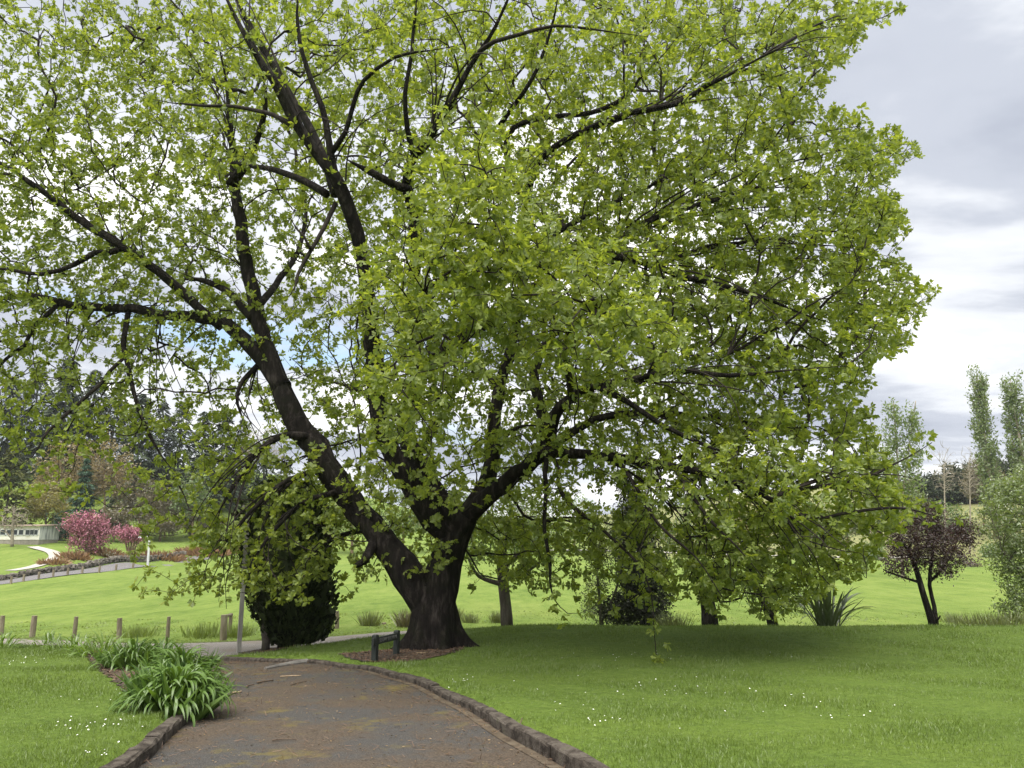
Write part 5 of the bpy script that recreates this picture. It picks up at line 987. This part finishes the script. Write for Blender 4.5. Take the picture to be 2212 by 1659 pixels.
shrub('pink_shrub', gp(190, 1196, 105), [(188, 1130, 42, 26, 105, 2.4, 1.6), (160, 1135, 26, 14, 104.6, 1.2, .7), (190, 1160, 40, 36, 105, 2.4, 2.2), (225, 1148, 20, 22, 105, 1.4, .7)], 420, 7, .34, MAT['pink_dark'], MAT['brown_twig'], 'large pink-blossomed shrub on the hillside right of the shed', tip=.012, spread=.3, step=.7, second=(MAT['pink'], 5, .30, 'blossom'))
shrub('pink_shrub', gp(282, 1180, 112), [(272, 1150, 26, 12, 112, 1.8, 1.4), (285, 1162, 22, 14, 112, 1.5, 1), (300, 1152, 18, 10, 112, 1.2, .6)], 220, 6, .32, MAT['pink_dark'], MAT['brown_twig'], 'smaller pink-blossomed shrub above the street lamp', tip=.012, spread=.3, step=.7, second=(MAT['pink'], 5, .30, 'blossom'))
def blade_clump(name, base, w, h, n, mat, label, cat='plant', rx=1.0, ry=1.0, blade=1.0, arch=.5, group=None, up=1.0):
    root_p = np.asarray(base); q = rdir(n)*np.sqrt(RNG.random(n))[:, None]; x, y = root_p[0]+q[:, 0]*w*rx, root_p[1]+q[:, 1]*w*ry
    pos = np.stack([x, y, GZ(x, y)-.02], 1); d = np.stack([q[:, 0]*arch+RNG.normal(0, .25, n), q[:, 1]*arch+RNG.normal(0, .25, n), np.full(n, up)], 1)
    V, F = scatter('blade', pos, d, h*RNG.uniform(.55, 1.15, n), 1.5, width=blade); o = obj_mesh(name, V, F, mat); tag(o, label, cat, group); return o
blade_clump('dead_bracken', gp(115, 1232, 97), 2.0, .9, 170, MAT['bracken'], 'rust-brown dead bracken on the bank below the large pink shrub', ry=.6, arch=1.2, blade=3.0, up=.7)
blade_clump('dead_bracken', gp(162, 1226, 101), 2.2, 1.1, 220, MAT['bracken'], 'thick rust-brown dead bracken hanging over the stone wall', ry=.6, arch=1.2, blade=3.0, up=.7)
blade_clump('dead_bracken', gp(232, 1222, 106), 2.2, 1.3, 350, MAT['bracken'], 'thin dead bracken just left of the street lamp', ry=.6, arch=1.2, blade=3.0, up=.7)
blade_clump('dead_bracken', gp(345, 1206, 115), 4.0, 1.2, 400, MAT['bracken'], 'long drift of dead bracken right of the street lamp', ry=.6, arch=1.2, blade=3.0, up=.7)
blade_clump('dead_bracken', gp(440, 1198, 122), 4.0, 1.5, 500, MAT['bracken'], 'dead bracken far along the road behind the hanging oak twigs', ry=.6, arch=1.2, blade=3.0, up=.7)
blade_clump('dead_bracken', gp(520, 1195, 126), 4.0, 1.4, 400, MAT['bracken'], 'dead bracken at the far corner of the paddock left of the cypress', ry=.6, arch=1.2, blade=3.0, up=.7)
# small bare tree by the shed
b = gp(26, 1176, 110)
broad_tree('bare_tree', b, [[(26, 1178, 7, 110), (27, 1150, 5.5, 110), (28, 1125, 4, 110), (30, 1105, 2.5, 110)], [(26, 1165, 3, 110), (14, 1150, 2.5, 110), (5, 1130, 2, 110)]], [(28, 1115, 34, 28, 110, 2.2, 1), (20, 1135, 26, 18, 110, 1.6, .5)], 330, 0, .1, None, MAT['pale_twig'], 'small pale leafless tree in front of the white shed', tip=.022, step=.8)
# evergreens and thickets behind
conifer('spruce', 172, 990, 1150, 40, 118, MAT['spruce'], 'neat conical green spruce behind the large pink shrub', n=2600, droop=.45, size=1.2)
conifer('cedar', 8, 965, 1150, 52, 117, MAT['conifer_warm'], 'layered golden-tipped cedar at the left edge behind the shed', n=2000, droop=.25, taper=.5, size=1.3)
TOPS = [(-70, 800, 55), (5, 815, 42), (60, 790, 45), (118, 772, 46), (180, 800, 44), (232, 838, 42), (285, 852, 42), (335, 868, 40), (380, 872, 36), (425, 890, 36), (470, 888, 36), (515, 905, 34), (562, 955, 34), (612, 985, 34), (655, 1010, 32)]
DESC = ['off the left end of the row', 'at the left end of the row', 'second tall one from the left end', 'the tallest of the row', 'right of the tallest', 'second right of the tallest', 'third right of the tallest', 'fourth right of the tallest', 'fifth right of the tallest', 'sixth right of the tallest', 'seventh right of the tallest', 'just left of the bare treetops', 'seen through the oak limbs left of the pole', 'behind the leaning oak limb', 'last and lowest at the right end']
for i, (x, t, hw) in enumerate(TOPS):
    d = 148+(i % 3)*9+max(0, 4-i)*2; bb = gp(x, 1100, d); v_ = (bb[2]-CAM_H)/d; py = 829.5-FPX*(v_*CT-ST)/(CT+ST*v_)
    conifer('conifer', x, t, py, hw*1.5, d, MAT['conifer'], 'dark conifer of the hillside wood, '+DESC[i], 'dark conifers of the hillside wood', n=1700, droop=.4, taper=.6, size=1.25)
def far_tree(name, px, cy, rx, ry, d, lm, bark, label, per, size, ntw=330, base_py=None, cat='tree', group=None, tip=.016, hd=None, **kw):
    b = gp(px, 1150, d); v_ = (b[2]-CAM_H)/d; py = 829.5-FPX*(v_*CT-ST)/(CT+ST*v_)
    return broad_tree(name, b, [[(px, py+2, max(4, rx*.10), d), (px+1, py*.55+cy*.45, max(3, rx*.07), d), (px-1, cy, 2, d)]], [(px, cy, rx, ry, d, hd or px2m(rx, d)*.8, 2), (px-rx*.5, cy+ry*.4, rx*.5, ry*.5, d, px2m(rx, d)*.4, .7), (px+rx*.5, cy+ry*.35, rx*.5, ry*.5, d, px2m(rx, d)*.4, .7)], ntw, per, size, lm, bark, label, cat, group, tip=tip, step=1.0, spread=.4, **kw)
far_tree('brown_tree', 135, 1015, 60, 72, 128, MAT['bud'], MAT['brown_twig'], 'budding brown tree left of and behind the green spruce', 8, .45, 420)
far_tree('brown_tree', 225, 1010, 64, 76, 130, MAT['bud'], MAT['brown_twig'], 'budding brown tree right of and behind the green spruce', 8, .45, 420)
far_tree('brown_tree', 300, 1075, 52, 58, 132, MAT['thicket'], MAT['brown_twig'], 'dull brown budding tree above the smaller pink shrub', 8, .42, 380)
far_tree('yellow_tree', 98, 1085, 56, 48, 122, MAT['bud_yellow'], MAT['brown_twig'], 'yellow-green budding tree behind the shed roof', 11, .40, 380)
far_tree('brown_tree', 355, 1090, 40, 50, 136, MAT['thicket'], MAT['brown_twig'], 'dull brown budding tree at the edge of the hanging oak twigs', 8, .42, 300)
far_tree('green_tree', 415, 1070, 46, 50, 134, MAT['bush_green'], MAT['brown_twig'], 'mid-green tree low in the wood behind the hanging oak twigs', 12, .42, 300)
far_tree('evergreen_shrub', 128, 1140, 22, 26, 121, MAT['spruce'], MAT['brown_twig'], 'dark evergreen shrub against the end wall of the shed', 14, .36, 160, cat='shrub')
far_tree('evergreen_shrub', 245, 1120, 38, 34, 126, MAT['thicket'], MAT['brown_twig'], 'dark thicket between the two pink shrubs', 14, .4, 220, cat='shrub')
far_tree('evergreen_shrub', 345, 1130, 45, 26, 132, MAT['thicket'], MAT['brown_twig'], 'dark thicket above the street lamp at the wood edge', 14, .4, 240, cat='shrub')
far_tree('evergreen_shrub', 440, 1130, 45, 30, 138, MAT['thicket'], MAT['brown_twig'], 'dark thicket at the wood edge left of the pole', 14, .4, 240, cat='shrub')
far_tree('bare_tree', 570, 960, 60, 50, 150, MAT['bud'], MAT['pale_twig'], 'pale bare treetops between the conifers and the leaning oak limb', 2, .3, 360, tip=.02)
far_tree('evergreen_shrub', 238, 1206, 9, 9, 104, MAT['thicket'], MAT['brown_twig'], 'small round brown bush below the large pink shrub', 10, .25, 60, cat='shrub')

# ------------------------------------------------------------------ middle and right distance
MID = [(640, 1110, 60, 60, 128, 'bush_green', 'mid-green tree behind the cypress top'), (760, 1110, 66, 60, 125, 'small_tree_leaf', 'light green tree across the paddock under the leaning oak limb'), (870, 1110, 60, 60, 122, 'bush_green', 'green tree across the paddock left of the oak fork'),
       (1020, 1120, 60, 62, 118, 'small_tree_leaf', 'light green tree across the paddock right of the oak fork'), (1130, 1120, 66, 66, 116, 'hawthorn', 'pale green rounded tree across the paddock behind the pollarded tree'), (1240, 1125, 62, 60, 118, 'small_tree_leaf', 'yellow-green rounded tree across the paddock left of the holly-like tree'),
       (1480, 1130, 60, 60, 120, 'bush_green', 'green tree across the paddock right of the holly-like tree'), (1610, 1130, 64, 55, 118, 'bud_yellow', 'yellowish tree across the paddock behind the thick-trunked tree'), (1740, 1130, 60, 60, 116, 'bush_green', 'green tree across the paddock above the flax')]
MID += [(1830, 1110, 56, 60, 112, 'hawthorn', 'pale soft green tree beyond the right side of the oak'), (1900, 1100, 50, 66, 118, 'bush_green', 'green tree across the paddock behind the purple-leaved tree'), (1975, 1105, 46, 58, 124, 'olive', 'dull olive tree across the paddock above the purple-leaved tree'), (2050, 1130, 44, 46, 122, 'bush_green', 'green tree at the foot of the far rise left of the hawthorn'), (1370, 1130, 56, 60, 122, 'hawthorn', 'pale green tree across the paddock behind the holly-like tree')]
for px, cy, rx, ry, d, mt, lab in MID: far_tree('round_tree', px, cy, rx, ry, d, MAT[mt], MAT['brown_twig'], lab, 12, .42, 260, group='trees across the paddock')
def poplar(px_b, py_b, px_t, py_t, d, hw, label, tops=(), n=7000, mat=None, size=.46):
    b = at(px_b, py_b, d); b[2] = min(b[2], gz(b[0], b[1])); t = at(px_t, py_t, d); root = empty('poplar', b); tag(root, label, 'tree', 'tall poplars on the far side')
    H = t[2]-b[2]; m = MB(); m.tube(np.array([b, b*.5+t*.5, t-np.array((0, 0, .5))]), [.55, .3, .06], 8); m.build('trunk', MAT['pale_twig'], root, True)
    Rm = px2m(hw, d); P = []; D = []; br = MB(); nb = 90
    for i in range(nb):
        z0 = .10+.80*i/nb; a = RNG.random()*6.283; L = Rm*(1.15-.75*abs(z0-.45)-(.5*max(0, z0-.6)))*RNG.uniform(.6, 1.1); p0 = b+(t-b)*z0; rise = H*RNG.uniform(.09, .17)
        p2 = p0+np.array((math.cos(a)*L, math.sin(a)*L, rise)); p1 = p0+np.array((math.cos(a)*L*.8, math.sin(a)*L*.8, rise*.35)); u = np.linspace(0, 1, 5)[:, None]; q = (1-u)**2*p0+2*u*(1-u)*p1+u*u*p2
        br.tube(q, np.linspace(.07, .02, 5), 3, False); k = n//nb; uu = RNG.random(k)[:, None]**.7; q = (1-uu)**2*p0+2*uu*(1-uu)*p1+uu*uu*p2
        P.append(q+RNG.normal(0, .33, (k, 3))*np.array((1, 1, 1.6))); D.append(rdir(k)+np.array((0, 0, .8)))
    V, F = scatter('diamond', np.concatenate(P), np.concatenate(D), RNG.uniform(.6, 1.3, sum(len(p) for p in P))*size, 1.2); bo = br.build('branches', MAT['pale_twig'], root); tag(bo, kind='stuff')
    o = obj_mesh('crown', V, F, mat or MAT['poplar'], root); tag(o, kind='stuff')
poplar(2150, 1120, 2108, 806, 120, 21, 'tall slender poplar, left one of the two near the right edge')
poplar(2228, 1110, 2182, 815, 118, 25, 'tall slender poplar with a split top, right one of the two')
b = gp(1945, 1150, 62)
broad_tree('young_poplar', b, [[(1950, 1250, 7, 62), (1946, 1120, 5, 62), (1938, 980, 3.5, 62), (1930, 865, 2, 62)], [(1946, 1100, 4, 62), (1962, 980, 3, 62), (1978, 866, 2, 62)]], [(1935, 930, 26, 75, 62, .9, 1), (1970, 940, 26, 75, 62, .9, 1), (1950, 1030, 50, 70, 62, 1.8, 1.4), (1905, 990, 30, 60, 62, 1.2, .6)], 460, 10, .26, MAT['poplar'], MAT['pale_twig'], 'loose airy young poplar showing beyond the right side of the oak crown', tip=.008, step=.5, spread=.18, up=.6)
for px, cy, rx, ry, lab in ((2040, 1010, 30, 60, 'tall leafless tree left of the tall slender poplars'), (2095, 1020, 26, 62, 'leafless twiggy tree in front of the left tall poplar'), (1880, 1060, 40, 60, 'leafless tree behind the purple-leaved tree')):
    far_tree('bare_tree', px, cy, rx, ry, 105, None, MAT['pale_twig'], lab, 0, .2, 420, tip=.011, group='leafless trees on the right')
far_tree('brown_tree', 2125, 1035, 42, 46, 132, MAT['thicket'], MAT['brown_twig'], 'brownish round tree at the foot of the left tall poplar', 16, .5, 360)
for i, (px, cy, rx, ry, lab) in enumerate(((2068, 1062, 36, 34, 'dark rounded tree on the far rise left of the brownish round tree'), (2110, 1075, 40, 30, 'dark rounded tree on the far rise below the brownish round tree'), (2180, 1045, 36, 36, 'dark rounded tree on the far rise between the tall poplars'), (2235, 1055, 36, 36, 'dark rounded tree at the right edge behind the hawthorn'), (2020, 1085, 36, 26, 'dark rounded tree on the far rise behind the leafless tree'), (2150, 1060, 48, 40, 'broad dark tree on the far rise right of the left tall poplar'), (1985, 1075, 34, 30, 'dark rounded tree on the far rise beyond the young poplar'))):
    far_tree('dark_tree', px, cy-22, rx*1.25, ry*1.25, 160, MAT['conifer'], MAT['brown_twig'], lab, 20, .7, 260, group='dark trees on the far rise')
far_tree('hedge_bush', 2098, 1222, 22, 10, 82, MAT['purple'], MAT['brown_twig'], 'low dark hedge bush across the paddock right of the purple-leaved tree', 16, .22, 120, cat='shrub')
far_tree('hedge_bush', 1870, 1195, 40, 18, 96, MAT['bush_green'], MAT['brown_twig'], 'green hedge bush across the paddock left of the purple-leaved tree', 14, .3, 160, cat='shrub')
far_tree('hedge_bush', 2160, 1190, 40, 14, 98, MAT['bush_green'], MAT['brown_twig'], 'green hedge bush at the foot of the dry hillside', 14, .3, 140, cat='shrub')
# paddock-edge weeds
for px, py, d, w, h, mt, lab in ((798, 1360, 27.5, .35, .5, 'rush', 'rush tussock left of the oak trunk near the sawn-off post'), (880, 1356, 27.0, .38, .6, 'thicket', 'brown weedy bush just left of the oak trunk'), (1015, 1345, 29, .3, .4, 'rush', 'rush tussock just right of the oak trunk'), (985, 1335, 31, .25, .4, 'rush', 'small rush tussock touching the oak trunk'),
    (1075, 1340, 29.5, .3, .45, 'rush', 'rush tussock left of the pollarded tree'), (1453, 1356, 21.0, .4, .5, 'rush', 'grey-green tussock at the foot of the holly-like tree'), (2110, 1356, 20.6, .8, .45, 'rush', 'dry grass tussock right of the purple-leaved tree'), (2160, 1357, 20.6, .8, .5, 'rush', 'dry grass tussock at the foot of the hawthorn'), (2060, 1320, 30, .5, .35, 'rush', 'low rush patch in the paddock right of the purple-leaved tree'), (300, 1376, 26.6, .7, .42, 'pad_grass', 'long grass between the fourth and thin fence posts'), (440, 1378, 26.5, .7, .5, 'pad_grass', 'long grass left of the strainer post'), (515, 1378, 26.4, .5, .45, 'pad_grass', 'long grass at the foot of the strainer post')):
    blade_clump('tussock', gp(px, py, d), w, h, 260, MAT[mt], lab, 'grass tuft', blade=.6)

# ------------------------------------------------------------------ grass, daisies, litter
def grass_patch(name, n, xr, yr, h0, mat, cond, power=1.0, label=None, width=1.0, kind='blade', lean=.42):
    y = yr[0]+(yr[1]-yr[0])*RNG.random(n)**power; x = RNG.uniform(-1, 1, n)*(y*.70+.6)
    k = cond(x, y) & (x > xr[0]) & (x < xr[1]); x, y = x[k], y[k]; n = len(x); z = GZ(x, y)
    patch = .75+.35*np.sin(x*2.1+np.sin(y*1.3)*2)*np.sin(y*1.7+x*.6); h = h0*RNG.uniform(.5, 1.25, n)*patch*(1+.04*y)
    V, F = scatter(kind, np.stack([x, y, z-.01], 1), np.stack([RNG.normal(0, lean, n), RNG.normal(0, lean, n), np.ones(n)], 1), h, 1.6, width=width*(1+y*.05)*1.1)
    o = obj_mesh(name, V, F, mat); tag(o, label, 'grass', kind='stuff'); return o
def on_lawn(x, y):
    bare = inside(x, y, SOIL) | inside(x, y, MULCH) | inside(x, y, CYP)
    edge = RNG.random(len(x))*.07+.10
    return ((inside(x, y, LAWN_R) & (seg_dist(x, y, KRs) > edge)) | (inside(x, y, LAWN_L) & (seg_dist(x, y, KLs) > edge))) & ~bare & (seg_dist(x, y, ROAD_N) > .12)
grass_patch('lawn_grass', 150000, (-14, 14), (5.0, 12.5), .042, MAT['grass'], on_lawn, 1.15, 'short green lawn grass on both sides of the drive', 1.0)
grass_patch('lawn_grass', 110000, (-20, 20), (12.0, 20.5), .045, MAT['grass'], on_lawn, 1.0, 'short green lawn grass round the oak and up to the crest', .16, 'tri')
def on_pad(x, y):
    rf = np.array(ROAD_F); return y > np.interp(x, rf[::-1, 0], rf[::-1, 1], left=26, right=23)+.25
grass_patch('paddock_grass', 50000, (-60, 60), (21.5, 34), .04, MAT['pad_grass'], on_pad, 2.0, 'bright grass of the paddock beyond the road', 0.25, 'tri', 1.3)
# daisies
DA = [(250, 1520, 18, 140, 40), (200, 1588, 20, 80, 14), (250, 1640, 14, 90, 16), (40, 1430, 20, 60, 12), (1270, 1555, 10, 120, 30), (1500, 1480, 24, 260, 50), (1290, 1590, 6, 190, 40), (1380, 1500, 8, 120, 30), (1000, 1480, 10, 30, 8), (1800, 1540, 16, 200, 40), (1450, 1420, 20, 200, 20)]
dp = []
for px, py, n, sx, sy in DA:
    for _ in range(n):
        x_, y_ = px+RNG.normal(0, sx*.6), py+RNG.normal(0, sy*.6)
        if not 1375 < y_ < 1655: continue
        v = (829.5-y_)/FPX; d = (CAM_H+.25)/-((ST+CT*v)/(CT-ST*v))
        for _k in range(3):
            q = at(x_, y_, d); d *= 1+(q[2]-gz(q[0], q[1]))/(CAM_H+.4)
        dp.append(at(x_, y_, d)[:2])
dp = np.array(dp); ok = on_lawn(dp[:, 0], dp[:, 1]); dp = dp[ok]; z = GZ(dp[:, 0], dp[:, 1])+.055
mb = MB(); a6 = np.arange(7)*2*math.pi/7
for (x, y), zz in zip(dp, z):
    r = RNG.uniform(.0055, .009); t = RNG.normal(0, .25, 2); ring = np.stack([x+np.cos(a6)*r, y+np.sin(a6)*r, zz+np.cos(a6)*r*t[0]+np.sin(a6)*r*t[1]], 1); v = np.vstack([ring, [(x, y, zz+.004)]]); k = np.arange(7); mb.add(v, np.stack([k, (k+1) % 7, np.full(7, 7)], 1))
o = mb.build('daisies', MAT['petal']); tag(o, 'tiny white daisies dotted over the lawns', 'flowers', kind='stuff')
# litter on drive, soil, mulch
def litter(name, n, poly, mat, size, off, base, label, kind='diamond', w=1.0, bias=None):
    poly = np.asarray(poly, float); lo, hi = poly.min(0), poly.max(0); x = RNG.uniform(lo[0], hi[0], n*4); y = RNG.uniform(lo[1], hi[1], n*4); k = inside(x, y, poly); x, y = x[k], y[k]
    if bias is not None: k = RNG.random(len(x)) < bias(x, y); x, y = x[k], y[k]
    x, y = x[:n], y[:n]; n = len(x); V, F = scatter(kind, np.stack([x, y, base(x, y)+off], 1), np.stack([RNG.normal(size=n), RNG.normal(size=n), RNG.normal(0, .14, n)], 1), RNG.uniform(.5, 1.4, n)*size, .35, width=w)
    o = obj_mesh(name, V, F, mat); tag(o, label, 'litter', kind='stuff')
vis_drive = np.array([p for p in drive_poly if p[1] > 4.5]); 
edgeb = lambda x, y: np.clip(1.1*np.exp(-seg_dist(x, y, KRs)/.7)+.9*np.exp(-seg_dist(x, y, KLs)/.5)+.08+.35*(y > 11)*(np.sin(x*2)*np.sin(y*1.4) > 0), 0, 1)
litter('leaf_litter', 3600, vis_drive, MAT['dry_leaf'], .024, .014, G0, 'dry brown leaf scraps strewn along the drive edges', bias=edgeb)
litter('twig_litter', 4200, vis_drive, MAT['bark_chip'], .075, .014, G0, 'fine dead twig scraps on the drive', 'blade', .8, bias=edgeb)
litter('bark_mulch', 3200, mulch_poly, MAT['bark_chip'], .055, .02, GZ, 'coarse brown bark mulch beside the strap-leaved plants')
litter('soil_litter', 3000, soil_poly, MAT['bark_chip'], .045, .02, GZ, 'dark twig and leaf litter round the oak foot')
litter('soil_litter', 700, cyp_poly, MAT['dry_leaf'], .045, .03, GZ, 'brown litter beneath the cypress')
STK = [((555, 1478), (590, 1473), 'dead_twig', .022, 'thick dark fallen stick beyond the middle of the drive'), ((532, 1487), (548, 1482), 'dead_twig', .018, 'short dark fallen stick left of the thick one on the drive'), ((628, 1482), (662, 1474), 'dead_twig', .010, 'thin dark fallen twig right of the thick stick on the drive'), ((605, 1464), (650, 1462), 'pale_wood', .014, 'pale fallen strip of wood near the concrete strip'),
       ((500, 1500), (520, 1496), 'pale_wood', .016, 'pale curled scrap by the largest agapanthus clump'), ((588, 1604), (640, 1602), 'dead_twig', .010, 'thin straight twig lying across the middle of the drive'), ((1100, 1590), (1128, 1575), 'dead_twig', .012, 'bent twig in the gutter below the lawn kerb'), ((900, 1413), (925, 1411), 'pale_wood', .014, 'pale stick on the soil at the foot of the oak')]
for k, (p, q, mt, r, lab) in enumerate(STK):
    pts = []
    for (x_, y_) in (p, q):
        v = (829.5-y_)/FPX; d = (CAM_H+.25)/-((ST+CT*v)/(CT-ST*v))
        for _k in range(4): w_ = at(x_, y_, d); d *= 1+(w_[2]-gz(w_[0], w_[1]))/(CAM_H+.4)
        w_ = at(x_, y_, d); w_[2] = gz(w_[0], w_[1])+r*.7+.010; pts.append(w_)
    a, c = pts; mid = (a+c)/2+RNG.normal(0, .02, 3)*np.array((1, 1, 0)); m = MB(); m.tube(spline(np.array([a, mid, c]), .06), np.linspace(r*.7, r*.4, len(spline(np.array([a, mid, c]), .06))), 6, True, .12, k); o = m.build('fallen_stick', MAT[mt], None, True); tag(o, lab, 'stick', 'sticks fallen on the drive and soil')
# ------------------------------------------------------------------ thin scattering volume, added to imitate the veil of lens flare
def build_lens_veil(dens):
    zmax = 72.0; zmin = float(ZZ.min())-1.0; x0, x1, y0, y1 = xs[0]-5, xs[-1]+5, ys[0]-5, ys[-1]+5
    m = MB(); m.box(((x0+x1)/2, (y0+y1)/2, (zmin+zmax)/2), (x1-x0, y1-y0, zmax-zmin))
    mt, nt, N, L, out = mat_new('lens_veil_volume'); pv = N('ShaderNodeVolumePrincipled'); pv.inputs['Color'].default_value = (.86, .91, 1, 1); pv.inputs['Density'].default_value = dens; pv.inputs['Anisotropy'].default_value = .2
    L(pv.outputs[0], out.inputs['Volume']); o = m.build('lens_veil', mt); tag(o, 'thin pale volume added over the whole place to imitate lens veil', 'lens_veil', kind='stuff')
build_lens_veil(.0002)
import sys
if '--resid' in sys.argv:
    print('RES', np.round(G0(_cp[:, 0], _cp[:, 1])-_cp[:, 2], 2)[8:70])
if '--stats' in sys.argv: print('TRIS', sum(sum(len(p.vertices)-2 for p in o.data.polygons) for o in bpy.data.objects if o.type == 'MESH'))
